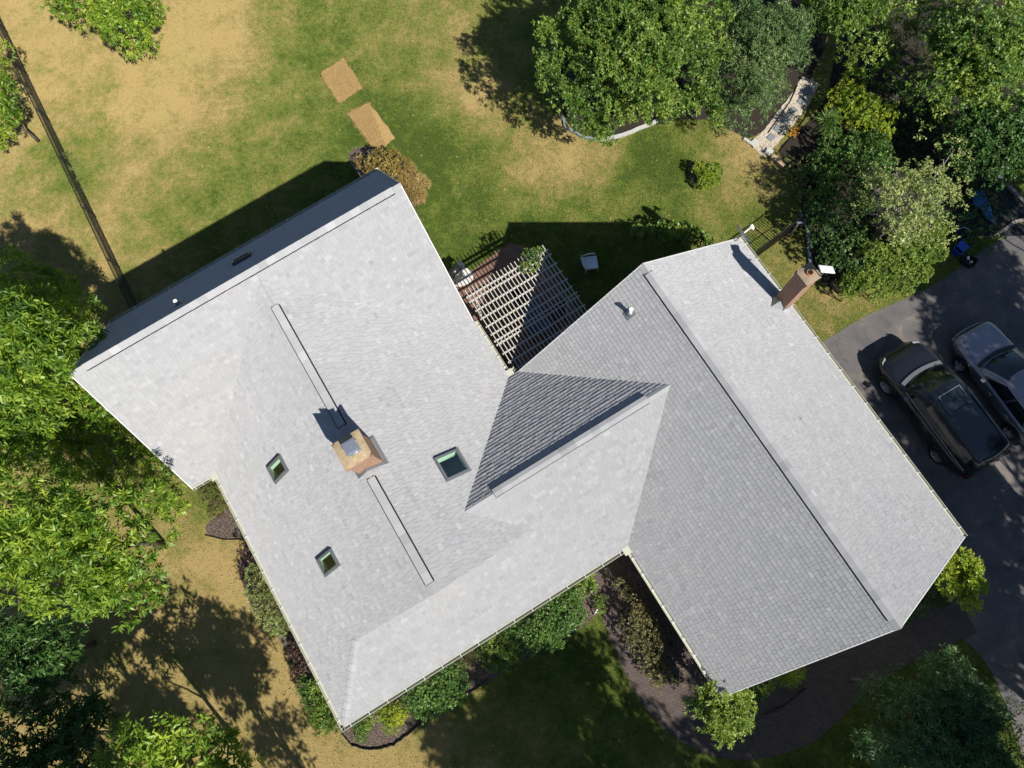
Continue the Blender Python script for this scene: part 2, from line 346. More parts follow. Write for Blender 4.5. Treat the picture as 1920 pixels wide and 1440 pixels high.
def tree(name, label, cat, px, py, zc, Rx, Rz, mat, n=24, L=.17, Wd=.055, k=7, dens=1.0, group=None, seed=1, twig=.16, spread=1.0, bark=None,
         r0=None, jag=.3, rmin=.24, rmax=.4, ground=None, extra=None, sub=0, inner=.55, squash=.75, gaps=1.0, gaps2=.0, trunkoff=(0, 0), droop=.12, flat=0.0, nb=9):
    C = G(px, py, zc) if ground is None else Vector((ground[0], ground[1], zc))
    base = Vector((C.x + trunkoff[0], C.y + trunkoff[1], 0)); root = empty(name, base, 0, label, cat, group)
    cl = clumps(C, Rx, Rz, n, rmin, rmax, jag, True, seed)
    if extra is not None: cl = np.vstack([cl, np.array([(*G(a, b, c), r) for a, b, c, r in extra])])
    area = math.pi * (cl[:, 3] ** 2).sum() * 1.7
    ns = int(area * dens * 3.2 / (L * Wd * .5) / k * .55); p, ax, idx = spray_pts(cl, ns, squash, inner); thin = np.sin(p[:, 0] * 5.1 + p[:, 2] * 3) * np.sin(p[:, 1] * 4.7 + 1.3 * p[:, 0]) + .5 * np.sin(p[:, 0] * 11 + p[:, 1] * 9); thin = thin + gaps2 * (np.sin(p[:, 0] * 2.3 + 1) * np.sin(p[:, 1] * 2.6 + .5) - .3); kp = rng.random(ns) < np.clip(1.0 - .15 * gaps + .75 * gaps * thin, .08, 1); p, ax, idx = p[kp], ax[kp], idx[kp]
    keep = p[:, 2] > .12; p, ax, idx = p[keep], ax[keep], idx[keep]
    P, D, Lv, Wv, Rv = sprays(p, ax, idx, k, L, Wd, twig, spread, droop, flat)
    LEAFN[0] += len(P)
    leaf_mesh('crown', P, D, Lv, Wv, mat, root, tuple(base), rnd=Rv)
    mb = MB(); r0 = r0 or max(.05, Rx * .055); limbs(mb, base, C, cl, r0, nb, seed=seed, sub=sub)
    under(root, mb, 'trunk', bark or BARK, uv=False)
    return root
def shrub(name, label, pts, mat, L=.07, Wd=.035, k=6, dens=1.0, group=None, h=None, cat='shrub', twig=.06, spread=1.0, seed=1, part='foliage', stem=True, inner=.6, squash=.8, flat=0.0, droop=.05, z0=.06):
    "pts: list of (px, py, height of clump top, radius); clump centres sit at top - r*squash"
    cl = []
    for a, b, z, r in pts:
        zz = max(z - r * squash, r * .25); g = G(a, b, zz); cl.append((g.x, g.y, zz, r))
    cl = np.array(cl); c0 = cl[:, :2].mean(axis=0); root = empty(name, (c0[0], c0[1], 0), 0, label, cat, group)
    area = math.pi * (cl[:, 3] ** 2).sum() * 1.6
    ns = max(30, int(area * dens * 3.6 / (L * Wd * .5) / k * .55)); p, ax, idx = spray_pts(cl, ns, squash, inner, .55)
    keep = p[:, 2] > z0; p, ax, idx = p[keep], ax[keep], idx[keep]
    P, D, Lv, Wv, Rv = sprays(p, ax, idx, k, L, Wd, twig, spread, droop, flat)
    LEAFN[0] += len(P)
    leaf_mesh(part, P, D, Lv, Wv, mat, root, (c0[0], c0[1], 0), rnd=Rv)
    if stem:
        mb = MB(); r = random.Random(seed)
        for x, y, z, rr in cl:
            for q in range(4):
                b = Vector((x + r.uniform(-.3, .3) * rr, y + r.uniform(-.3, .3) * rr, 0)); e = Vector((x + r.uniform(-.7, .7) * rr, y + r.uniform(-.7, .7) * rr, z + rr * .5))
                mb.tube([b, b.lerp(e, .5) + Vector((r.uniform(-.04, .04), r.uniform(-.04, .04), .05)), e], [.016, .011, .004], 5)
        under(root, mb, 'stem', BARK, uv=False)
    return root
#PARTS

# ------------------------------------------------------------------ the ground: one sheet to the horizon, dry and green patches
DRYROWS = """
.90 .78 .84 .84 .50 .46 .58 .52 .50 .50 .50 .50 .60 .75 .40 .40
.90 .82 .78 .64 .50 .45 .52 .66 .45 .45 .50 .50 .55 .65 .40 .40
.80 .60 .55 .42 .45 .40 .15 .40 .72 .72 .50 .72 .60 .45 .40 .40
.85 .72 .45 .42 .45 .40 .22 .18 .30 .30 .38 .45 .48 .45 .40 .40
.85 .85 .72 .60 .50 .30 .25 .25 .20 .20 .30 .40 .55 .58 .40 .40
.80 .80 .80 .70 .60 .50 .40 .40 .30 .30 .30 .40 .45 .38 .40 .40
.60 .60 .60 .60 .60 .60 .50 .50 .40 .40 .40 .40 .40 .40 .40 .40
.60 .60 .50 .50 .60 .60 .50 .50 .40 .40 .40 .40 .40 .30 .30 .30
.80 .80 .80 .92 .90 .80 .50 .40 .30 .30 .30 .30 .30 .30 .25 .25
.85 .85 .85 .97 .97 .80 .60 .35 .25 .25 .25 .25 .25 .30 .20 .25
.85 .80 .88 .97 .97 .85 .75 .45 .25 .22 .25 .30 .30 .30 .15 .25
.85 .80 .85 .92 .97 .95 .90 .62 .45 .30 .30 .30 .30 .20 .20 .25"""
DG = np.array([[float(x) for x in l.split()] for l in DRYROWS.strip().split('\n')])
def spots(x, y):
    s = 0.0
    for cx, cy, r, a in ((770, 290, 70, -.25), (850, 190, 45, .18), (905, 175, 40, .18), (880, 60, 40, .12), (240, 340, 60, .25), (330, 215, 50, .25), (205, 100, 90, .1), (420, 60, 100, .15),
                         (640, 270, 50, -.15), (600, 60, 70, -.08), (680, 130, 45, -.15), (560, 90, 40, -.05), (130, 320, 60, -.35), (150, 160, 30, -.1), (820, 260, 40, -.2), (1000, 300, 60, .1), (1220, 290, 40, -.25),
                         (1180, 310, 40, -.25), (1260, 320, 60, -.25), (1330, 270, 50, -.1), (1400, 260, 50, .3), (1100, 270, 60, .2), (1320, 405, 20, .3), (880, 470, 40, -.1), (1500, 470, 40, .15), (1560, 560, 30, .2),
                         (400, 920, 40, -.25), (500, 1100, 60, .1), (700, 240, 30, -.2), (640, 140, 70, -.1), (690, 100, 25, .35), (730, 300, 60, -.1)):
        s += a * math.exp(-((x - cx) ** 2 + (y - cy) ** 2) / (2 * r * r))
    return s
def dry_at(wx, wy):
    q = M3.transposed() @ Vector((wx, wy, -CAM_H)); px = 960 + CF * q.x / -q.z; py = 720 - CF * q.y / -q.z
    gx = min(max((px - 60) / 120, 0), 14.999); gy = min(max((py - 60) / 120, 0), 10.999); i, j = int(gx), int(gy); fx, fy = gx - i, gy - j
    fx = fx * fx * (3 - 2 * fx); fy = fy * fy * (3 - 2 * fy)
    v = (DG[j, i] * (1 - fx) + DG[j, i + 1] * fx) * (1 - fy) + (DG[j + 1, i] * (1 - fx) + DG[j + 1, i + 1] * fx) * fy
    v = v + spots(px, py); return v - .09 * max(0.0, min(1.0, (1.0 - v) * 2.2))
xs = [-900, -300, -120, -60, -40] + list(np.arange(-28, 28.01, .3)) + [40, 60, 120, 300, 900]
ys = [-900, -300, -120, -60, -30, -16] + list(np.arange(-11, 27.01, .3)) + [40, 60, 120, 300, 900]
mb = MB(); NX = len(xs)
vv = [(x, y, .025 * math.sin(x * .9 + y * .4) * math.sin(y * .8 - x * .3) if 0 else 0.0) for y in ys for x in xs]
mb.mesh(vv, [(j * NX + i, j * NX + i + 1, (j + 1) * NX + i + 1, (j + 1) * NX + i) for j in range(len(ys) - 1) for i in range(NX - 1)])
lawn = mb.build('ground', LAWN, uv=False, kind='structure')
a = lawn.data.attributes.new('dry', 'FLOAT', 'POINT')
a.data.foreach_set('value', np.array([dry_at(x, y) if abs(x) < 40 and -16.5 < y < 40 else .4 for x, y, z in vv], dtype=np.float32))

def smooth_poly(pts, it=2):
    for _ in range(it):
        q = []
        for i in range(len(pts)):
            a, b = pts[i], pts[(i + 1) % len(pts)]
            q += [tuple(a[k] * .75 + b[k] * .25 for k in range(2)), tuple(a[k] * .25 + b[k] * .75 for k in range(2))]
        pts = q
    return pts
def ribbon(pts, jit=0.0):
    "pts: (px, py, half width m) -> outline in world xy"
    P = [(G(a, b), h) for a, b, h in pts]; fine = []
    for i in range(len(P) - 1):
        p0 = P[max(i - 1, 0)][0]; p1, h1 = P[i]; p2, h2 = P[i + 1]; p3 = P[min(i + 2, len(P) - 1)][0]
        for k in range(5):
            t = k / 5; q = .5 * ((2 * p1) + (p2 - p0) * t + (2 * p0 - 5 * p1 + 4 * p2 - p3) * t * t + (3 * p1 - p0 - 3 * p2 + p3) * t ** 3); fine.append((q, h1 + (h2 - h1) * t))
    fine.append(P[-1]); Lf, Rt = [], []
    for i, (p, h) in enumerate(fine):
        t = (fine[min(i + 1, len(fine) - 1)][0] - fine[max(i - 1, 0)][0]).normalized(); n = Vector((-t.y, t.x, 0))
        Lf.append(p + n * (h + random.uniform(-jit, jit))); Rt.append(p - n * (h + random.uniform(-jit, jit)))
    return Lf, Rt
def sheet_ribbon(name, pts, z, mat, jit=0.0, **kw):
    Lf, Rt = ribbon(pts, jit); m = MB(); n = len(Lf)
    m.mesh([(p.x, p.y, z) for p in Lf] + [(p.x, p.y, z) for p in Rt], [(i, n + i, n + i + 1, i + 1) for i in range(n - 1)])
    return m.build(name, mat, uv=False, **kw)
def sheet(name, px, z, mat, smooth=2, jit=0.0, **kw):
    P = [(G(a, b).x, G(a, b).y) for a, b in px]
    if smooth: P = smooth_poly(P, smooth)
    P = [(x + random.uniform(-jit, jit), y + random.uniform(-jit, jit)) for x, y in P]
    m = MB(); m.poly([(x, y, z) for x, y in P])
    from mathutils.geometry import tessellate_polygon
    m2 = MB(); m2.mesh([(x, y, z) for x, y in P], [tuple(t) for t in tessellate_polygon([[Vector((x, y, 0)) for x, y in P]])])
    o = m2.build(name, mat, uv=False, **kw)
    for p in o.data.polygons:
        if p.normal.z < 0: p.flip()
    return o
sheet('driveway', [(1420, 720), (1530, 650), (1600, 605), (1665, 572), (1745, 540), (1800, 500), (1870, 452), (1960, 400), (2200, 330), (2700, 500), (2700, 1900), (2050, 1900), (1960, 1600), (1925, 1440), (1890, 1330), (1850, 1240), (1790, 1180), (1700, 1160), (1500, 1000)], .004, ASPH, 2, .02, kind='structure')
sheet_ribbon('walkway', [(1120, 1040, .75), (1150, 1120, .62), (1185, 1210, .62), (1235, 1300, .68), (1310, 1360, .75), (1400, 1370, .9), (1490, 1330, 1.15), (1560, 1270, 1.1), (1640, 1215, .95), (1720, 1170, 1.0), (1800, 1130, 1.1)], .008, PAVER, .012, kind='structure')
sheet('patio', [(840, 540), (955, 455), (1010, 470), (1120, 640), (960, 760), (900, 720)], .004, PATIO, 0, kind='structure')
sheet('mulch_bed', [(470, 930), (430, 950), (385, 982), (385, 1003), (430, 1012), (500, 1010), (520, 960)], .004, MULCH, 2, .012, kind='structure')
sheet('mulch_bed', [(600, 1320), (636, 1365), (655, 1395), (690, 1405), (735, 1398), (765, 1375), (800, 1345), (850, 1318), (900, 1290), (940, 1262), (1010, 1222), (1090, 1180), (1128, 1140), (1135, 1090), (1110, 1050), (1000, 1060), (700, 1240)], .004, MULCH, 1, .012, kind='structure')
sheet('mulch_bed', [(440, 1040), (455, 1100), (475, 1150), (520, 1190), (550, 1250), (570, 1310), (610, 1365), (660, 1340), (640, 1200), (520, 1020)], .004, MULCH, 1, .012, kind='structure')
sheet('mulch_bed', [(1150, 1040), (1185, 1100), (1215, 1190), (1262, 1270), (1310, 1325), (1380, 1345), (1450, 1330), (1500, 1290), (1560, 1230), (1500, 1150), (1350, 1150), (1230, 1000)], .004, MULCH, 1, .012, kind='structure')
sheet('mulch_bed', [(1040, 150), (1055, 215), (1075, 245), (1100, 262), (1150, 262), (1200, 245), (1260, 222), (1340, 225), (1380, 250), (1405, 262), (1440, 240), (1480, 200), (1520, 150), (1560, 60), (1500, -60), (1100, -60)], .004, MULCH_SHADED, 1, .015, kind='structure')
sheet('mulch_bed', [(1455, 280), (1490, 250), (1530, 215), (1560, 160), (1580, -80), (2100, -80), (2050, 200), (1850, 330), (1780, 440), (1700, 520), (1580, 560), (1530, 520), (1505, 440), (1500, 360), (1480, 315)], .004, MULCH_SHADED, 1, .015, kind='structure')
sheet('mulch_bed', [(650, 280), (700, 272), (760, 300), (800, 350), (790, 390), (740, 380), (660, 320)], .004, MULCH, 2, .01, kind='structure')
sheet_ribbon('gravel_path', [(1418, 282, .42), (1440, 262, .40), (1462, 236, .40), (1484, 208, .42), (1504, 180, .40), (1520, 150, .36)], .010, GRAVEL, .03, kind='structure')
STRAWP = []
for i, (pts) in enumerate(([(601, 138), (645, 109), (679, 165), (636, 194)], [(652, 213), (692, 193), (741, 258), (720, 276), (697, 273)])):
    o = sheet('straw_mat', [(a[0] + (b[0] - a[0]) * k / 7, a[1] + (b[1] - a[1]) * k / 7) for a, b in zip(pts, pts[1:] + pts[:1]) for k in range(7)], .014, STRAW, 0, .035)
    STRAWP.append([tuple(G(a, b).xy) for a, b in pts]); me = o.data; tag(o, ['rectangular patch of golden straw on the lawn, the upper-left one of the two', 'rectangular patch of golden straw on the lawn, nearest the golden bush'][i], 'straw patch', 'straw patches on the lawn')
    m = MB(); P = [G(a, b) for a, b in pts]; r = random.Random(i)   # loose straw stalks lying over the mat
    for q in range(1600):
        a_, b_ = r.random(), r.random(); p = (P[0].lerp(P[1], a_)).lerp(P[3 if len(P) == 4 else 4].lerp(P[2 if len(P) == 4 else 3], a_), b_) if len(P) == 4 else (P[0].lerp(P[1], a_)).lerp(P[4].lerp(P[3], a_), b_)
        p = p + Vector((r.gauss(0, .05), r.gauss(0, .05), 0)); an = r.uniform(0, 3.14); d = Vector((math.cos(an), math.sin(an), 0)) * r.uniform(.05, .12)
        m.bar(p - d + Vector((0, 0, .018)), p + d + Vector((0, 0, r.uniform(.02, .05))), .006, .004)
    me2 = m.build('straw_stalk', STRAW, uv=False); me2.parent = o; tag(me2, kind='stuff')
# edging
def edging(pts, label, cat, mat, wd, ht, wob=.02, group=None, name='bed_edging'):
    P = [G(a, b) for a, b in pts]; m = MB(); q = []
    for i in range(len(P) - 1):
        for k in range(4): q.append(P[i].lerp(P[i + 1], k / 4) + Vector((random.uniform(-wob, wob), random.uniform(-wob, wob), 0)))
    q.append(P[-1])
    for i in range(len(q) - 1): m.bar(q[i] + Vector((0, 0, ht / 2)), q[i + 1] + Vector((0, 0, ht / 2)), wd, ht + random.uniform(0, .02))
    return m.build(name, mat, uv=False, label=label, cat=cat, group=group)
edging([(385, 1003), (420, 1012), (470, 1011)], 'black edging strip round the small mulch bed by the west eave', 'bed edging', BLACK, .025, .05, .006)
edging([(640, 1374), (660, 1396), (690, 1404), (715, 1402), (740, 1395), (765, 1378), (800, 1346)], 'wavy black edging strip round the mulch at the south-west house corner', 'bed edging', BLACK, .03, .09, .03)
edging([(868, 1306), (890, 1292), (915, 1274)], 'short black edging strip between the front shrubs and the lawn', 'bed edging', BLACK, .025, .07, .01)
edging([(1432, 1340), (1470, 1322), (1510, 1290)], 'black edging strip between the brick walkway and the mulch under the lime shrub', 'bed edging', BLACK, .03, .06, .01)
edging([(1440, 250), (1460, 222), (1482, 190), (1495, 160)], 'thin dark edging along the west side of the gravel path', 'bed edging', BLACK, .02, .05, .01)
edging([(1460, 285), (1480, 262), (1508, 225), (1528, 185)], 'thin dark edging along the east side of the gravel path', 'bed edging', BLACK, .02, .05, .01)
edging([(1115, 262), (1150, 260), (1185, 248), (1232, 228)], 'pale stone kerb curving along the tree bed', 'stone kerb', STONEW, .14, .10, .02, name='stone_kerb')
edging([(1050, 215), (1062, 240), (1085, 255), (1112, 262)], 'dark rubble kerb at the west tip of the tree bed', 'stone kerb', STONE, .10, .10, .05, name='stone_kerb')
edging([(1395, 262), (1410, 272)], 'short pale kerb between tree bed and gravel path', 'stone kerb', STONEW, .12, .08, .02, name='stone_kerb')
edging([(1500, 400), (1512, 430), (1514, 460), (1518, 500)], 'grey kerb along the hedge east of the picket fence', 'stone kerb', STONE, .12, .1, .03, name='stone_kerb')
# stepping stones in the gravel
def slab(cx, cy, ang, sx, sy, mat, label, name='stepping_stone', ht=.045, z=.0, group=None, cat='stone'):
    c = G(cx, cy); r = random.Random(int(cx)); m = MB()
    P = [(c.x + math.cos(ang) * x * (1 + r.uniform(-.15, .15)) - math.sin(ang) * y, c.y + math.sin(ang) * x + math.cos(ang) * y * (1 + r.uniform(-.15, .15))) for x, y in ((-sx, -sy), (sx, -sy * .9), (sx * .95, sy), (-sx * .9, sy * .95))]
    m.prism(P, z, z + ht); return m.build(name, mat, uv=False, label=label, cat=cat, group=group)
for i, (x, y, a_, l_) in enumerate(((1514, 172, .3, 'grey stepping stone in the gravel path, the topmost one, half under leaves'), (1502, 190, .9, 'grey stepping stone in the gravel path, second from the top'),
        (1487, 208, .5, 'mossy grey stepping stone in the gravel path, third from the top'), (1473, 227, 1.0, 'grey stepping stone in the gravel path, fourth from the top'),
        (1458, 241, .9, 'grey stepping stone in the gravel path, fifth from the top'), (1446, 258, .8, 'grey stepping stone in the gravel path, lowest one before the white stones'))):
    slab(x, y, a_, .16, .12, STONE, l_, group='stepping stones of the gravel path')
slab(1414, 269, .75, .17, .13, STONEW, 'pale square slab at the lower end of the gravel path, beside the lawn corner', 'paving_slab', .09, cat='slab')
slab(1441, 286, .95, .15, .14, STONEW, 'greenish white octagonal slab at the foot of the gravel path', 'paving_slab', .09, cat='slab')
slab(1452, 299, -.5, .18, .10, STONEB, 'tan retaining block just below the greenish white slab', 'retaining_block', .16, cat='block')
slab(1462, 310, -.9, .16, .09, STONEB, 'tan retaining block lowest in the row under the gravel path', 'retaining_block', .16, cat='block')

# ------------------------------------------------------------------ the house
uW, wW, zwr, ze, vN, vS, vc = 6.756, 4.562, 6.545, 2.903, 5.664, -6.399, 2.265
vse, umr, wm, zmr, ver, zer, ves, ven, zen, uEw, vg = -1.141, -3.203, 5.07, 6.951, 11.478, 7.254, 8.07, 14.855, 2.982, -9.222, .832
PM = (zmr - ze) / wm; hc = vc - vse; zc = ze + PM * hc; ume, umw, uww, uwe = umr + wm, umr - wm, uW - wW, uW + wW; uEe = ume
pe = (zer - ze) / (ver - ves); vap = ver - (zer - zmr) / pe; hz = ze + PM * (vg - vse); vnb = vc + hc; vga = vg - .15
CEu = uW - (zwr - zc) / PM; CWu = umr + (zmr - zc) / PM; HIPu = umw + (vg - vse); GEu = ume - (hz - ze) / PM
H0 = W((umw + uwe) / 2, 2, 0)
house = empty('house', H0, TH, 'large house with light grey shingle roofs, two brick chimneys and three skylights', 'house')

def clip(poly, f):
    "keep the side where f(p) >= 0"
    o = []; n = len(poly)
    for i in range(n):
        a, b = poly[i], poly[(i + 1) % n]; fa, fb = f(a), f(b)
        if fa >= 0: o.append(a)
        if (fa >= 0) != (fb >= 0):
            t = fa / (fa - fb); o.append(tuple(a[k] + (b[k] - a[k]) * t for k in range(len(a))))
    return o
def parea(p): return abs(sum(p[i][0] * p[(i + 1) % len(p)][1] - p[(i + 1) % len(p)][0] * p[i][1] for i in range(len(p)))) / 2
SKY = []
def slope(pieces, out_dir, label, holes=(), seed=0, expo=.143, thick=1.0):
    "pieces: convex (or gently concave) polygons [(u,v,z)]; out_dir (du,dv): horizontal downhill direction; laminated shingles laid tab by tab"
    r = random.Random(seed); P0 = [W(*p) for p in pieces[0]]; o = W(*out_dir).normalized()
    all_p = [Vector(W(*p)) for pc in pieces for p in pc]
    top = max(all_p, key=lambda p: p.z); low = min(all_p, key=lambda p: p.dot(-o) * 1)
    low = max(all_p, key=lambda p: p.dot(o)); hd = (low - top).dot(o); d = (o * hd + Vector((0, 0, low.z - top.z))).normalized()
    s = Vector((-o.y, o.x, 0)); n = s.cross(d)
    if n.z < 0: n = -n
    to2 = lambda p: ((Vector(p) - top).dot(s), (Vector(p) - top).dot(d))
    polys = [[to2(W(*p)) for p in pc] for pc in pieces]
    bl = max(b for pc in polys for a_, b in pc)
    for (a0, a1, b0, b1) in [h(to2) if callable(h) else h for h in holes]:
        q = []
        for pc in polys:
            L_ = clip(pc, lambda p: a0 - p[0]); Rr = clip(pc, lambda p: p[0] - a1); mid = clip(clip(pc, lambda p: p[0] - a0), lambda p: a1 - p[0])
            q += [L_, Rr, clip(mid, lambda p: b0 - p[1]), clip(mid, lambda p: p[1] - b1)]
        polys = [p for p in q if len(p) > 2 and parea(p) > 1e-4]
    m = MB(); rn = []; nco = int(bl / expo) + 2
    back = lambda a_, b_, h_: top + s * a_ + d * b_ + n * h_
    for pc in polys: m.poly([back(a_, b_, -.004) for a_, b_ in pc], 1); rn.append(.2)
    for k in range(-1, nco):
        b1 = bl - k * expo + .012; b0 = b1 - expo; am = min(a_ for pc in polys for a_, b in pc); ax_ = max(a_ for pc in polys for a_, b in pc)
        strips = [st for st in (clip(clip(pc, lambda p: p[1] - b0), lambda p: b1 - p[1]) for pc in polys) if len(st) > 2 and parea(st) > 1e-5]
        if not strips: continue
        x = am - r.uniform(0, .3); wav = r.uniform(-.1, .1)
        while x < ax_:
            wd = r.choice((.10, .12, .14, .16, .2, .24)); lift = r.choice((.008, .009, .011, .012)); v = min(1, max(0, r.gauss(.50, .13) + wav * .4 + (.1 if lift > .010 else -.05))); lift *= thick
            for st in strips:
                c = clip(clip(st, lambda p: p[0] - x), lambda p: x + wd - .006 - p[0])
                if len(c) < 3 or parea(c) < 1e-5: continue
                m.poly([back(a_, b_, .001 + lift * min(1, max(0, (b_ - b0) / expo))) for a_, b_ in c]); rn.append(v)
                e = [p for p in c if abs(p[1] - b1) < 1e-6]
                if len(e) >= 2:
                    ea, eb = min(e), max(e); m.poly([back(ea[0], b1, 0), back(eb[0], b1, 0), back(eb[0], b1, .001 + lift), back(ea[0], b1, .001 + lift)]); rn.append(v * .8)
            x += wd
    me_o = under(house, m, 'roof', [SHINGLE, JOINT], uv=False, label=label); me = me_o.data
    at = me.attributes.new('rnd', 'FLOAT', 'FACE'); at.data.foreach_set('value', rn)
    # make every face look outwards
    nl = (Matrix.Rotation(-TH, 3, 'Z') @ n)
    for p in me.polygons:
        if p.normal.dot(nl) < -1e-3: p.flip()
    return dict(top=top, s=s, d=d, n=n, obj=me_o)
def plane_of(pts):
    a_, b_, c_ = [W(*p) for p in pts[:3]]; n = (b_ - a_).cross(c_ - a_).normalized()
    return a_, (n if n.z > 0 else -n)
PE = plane_of([(umr, vc, zmr), (umr, vg, zmr), (ume, vc, ze)]); PW = plane_of([(umr, vc, zmr), (umr, vg, zmr), (umw, vc, ze)])
PN = plane_of([(uEw, ver, zer), (uEe, ver, zer), (uEe, ven, zen)])
def skyhole(pl, cs, lift=.10):
    "corner pixels of the raised frame -> centre and size in the slope's axes"
    pts = [hitplane(x, y, pl[0] + pl[1] * lift, pl[1]) - pl[1] * lift for x, y in cs]; return sum(pts, Vector()) / 4, pts
skA = skyhole(PE, [(811, 863), (860, 837), (883, 877), (838, 902)]); skB = skyhole(PW, [(496, 884), (529, 853), (539, 877), (508, 905)]); skC = skyhole(PW, [(589, 1056), (623, 1030), (637, 1052), (602, 1082)])
def hole_for(sk, ha, hb): return lambda to2: (to2(sk[0])[0] - ha, to2(sk[0])[0] + ha, to2(sk[0])[1] - hb, to2(sk[0])[1] + hb)

slope([[(uW, vN, zwr), (uW, vS, zwr), (uwe, vS, ze), (uwe, vN, ze)]], (1, 0), 'sunny east slope of the garage wing', seed=1)
slope([[(uW, vN, zwr), (uW, vc, zwr), (CEu, vc, zc), (uww, vnb, ze), (uww, vN, ze)], [(uW, vc, zwr), (uW, vS, zwr), (uww, vS, ze), (uww, vse, ze), (CEu, vc, zc)]], (-1, 0), 'medium grey west slope of the garage wing', seed=2, thick=1.4)
slope([[(CEu, vc, zc), (CWu, vc, zc), (ume, vnb, ze), (uww, vnb, ze)]], (0, 1), 'dark grey triangular north slope between the wings', seed=3, thick=1.75)
slope([[(CEu, vc, zc), (CWu, vc, zc), (GEu, vg, hz), (HIPu, vg, hz), (umw, vse, ze), (uww, vse, ze)]], (0, -1), 'bright south slope above the front eave', seed=4)
sW = slope([[(umr, vap, zmr), (umw, ves, ze), (umw, vse, ze), (HIPu, vg, hz), (umr, vga, zmr)]], (-1, 0), 'west slope with two small skylights', [hole_for(skB, .22, .36), hole_for(skC, .22, .36)], seed=5)
sE = slope([[(umr, vap, zmr), (umr, vc, zmr), (CWu, vc, zc), (ume, vnb, ze), (ume, ves, ze)], [(umr, vc, zmr), (umr, vga, zmr), (GEu, vg, hz), (CWu, vc, zc)]], (1, 0), 'east slope with the largest skylight', [hole_for(skA, .33, .40)], seed=6)
slope([[(uEw, ver, zer), (uEw, ves, ze), (umw, ves, ze), (umr, vap, zmr), (umr, ver, zer)], [(umr, ver, zer), (umr, vap, zmr), (ume, ves, ze), (uEe, ver, zer)]], (0, -1), 'bright steep south slope of the north-west wing', seed=7)
sN = slope([[(uEw, ver, zer), (uEe, ver, zer), (uEe, ven, zen), (uEw, ven, zen)]], (0, 1), 'steep blue-shaded north slope of the north-west wing', seed=8)

# walls, gables, fascia
def wall(fp, top, name='wall', mat=None):
    "fp: footprint (u,v) outline; top: z at each corner (same count)"
    m = MB(); n = len(fp)
    for i in range(n):
        a_, b_ = fp[i], fp[(i + 1) % n]; m.poly([W(*a_, -.1), W(*b_, -.1), W(*b_, top[(i + 1) % n]), W(*a_, top[i])])
    return under(house, m, name, mat or SIDING)
ov = .35; zw = ze + .05
def gable(u0, u1, v0, v1, along, zr):
    "rectangular volume with gable tops; along: ridge axis"
    if along == 'v':
        um = (u0 + u1) / 2; wall([(u0, v0), (um, v0), (u1, v0), (u1, v1), (um, v1), (u0, v1)], [zw, zr, zw, zw, zr, zw])
    else:
        vm = (v0 + v1) / 2; wall([(u0, v0), (u1, v0), (u1, vm), (u1, v1), (u0, v1), (u0, vm)], [zw, zw, zr, zw, zw, zr])
gable(uww + ov, uwe - ov, vS + .25, vN - .25, 'v', zwr - .12)
gable(uEw + .25, uEe - .1, ves + ov, ven - ov, 'u', zer - .3)
wall([(umw + ov, vse + ov), (uww + ov + .1, vse + ov), (uww + ov + .1, vnb - ov), (ume - ov, vnb - ov), (ume - ov, ves + ov + .2), (umw + ov, ves + ov + .2)], [zw + .1] * 6)
m = MB(); m.poly([W(HIPu, vg + .01, hz), W(GEu, vg + .01, hz), W(umr, vga + .03, zmr - .02)]); gw_ = under(house, m, 'gable_wall', SHINGLE, uv=False); gw_.data.attributes.new('rnd', 'FLOAT', 'FACE').data.foreach_set('value', [.55])
m = MB()      # soffit boards close the eaves from below
for pl in ([(uww, vS), (uwe, vS), (uwe, vN), (uww, vN)], [(umw, vse), (uww, vse), (uww, vnb), (ume, vnb), (ume, ves), (umw, ves)], [(uEw, ves), (uEe, ves), (uEe, ven), (uEw, ven)]):
    m.poly([W(a_, b_, ze - .16 + .004 * len(pl)) for a_, b_ in pl])
under(house, m, 'soffit', WHITE)
m = MB()
def fasc(a_, b_, ht=.18): m.bar(W(*a_) + Vector((0, 0, -ht / 2 - .008)), W(*b_) + Vector((0, 0, -ht / 2 - .008)), .025, ht)
for a_, b_ in (((uwe - .02, vS, ze), (uwe - .02, vN, ze)), ((uww + .02, vS, ze), (uww + .02, vse, ze)), ((uww + .02, vnb, ze), (uww + .02, vN, ze)), ((umw, vse + .02, ze), (uww, vse + .02, ze)), ((umw + .02, vse, ze), (umw + .02, ves, ze)),
               ((ume - .02, vnb, ze), (ume - .02, ves, ze)), ((ume, vnb - .02, ze), (uww, vnb - .02, ze)), ((uEw, ves + .02, ze), (umw, ves + .02, ze)), ((uEw, ven - .02, zen), (uEe, ven - .02, zen)),
               ((uW, vS + .02, zwr), (uwe, vS + .02, ze)), ((uW, vS + .02, zwr), (uww, vS + .02, ze)), ((uW, vN - .02, zwr), (uwe, vN - .02, ze)), ((uW, vN - .02, zwr), (uww, vN - .02, ze)),
               ((uEw + .02, ver, zer), (uEw + .02, ves, ze)), ((uEw + .02, ver, zer), (uEw + .02, ven, zen)), ((uEe - .02, ver, zer), (uEe - .02, ves, ze)), ((uEe - .02, ver, zer), (uEe - .02, ven, zen))): fasc(a_, b_)
under(house, m, 'fascia', WHITE)
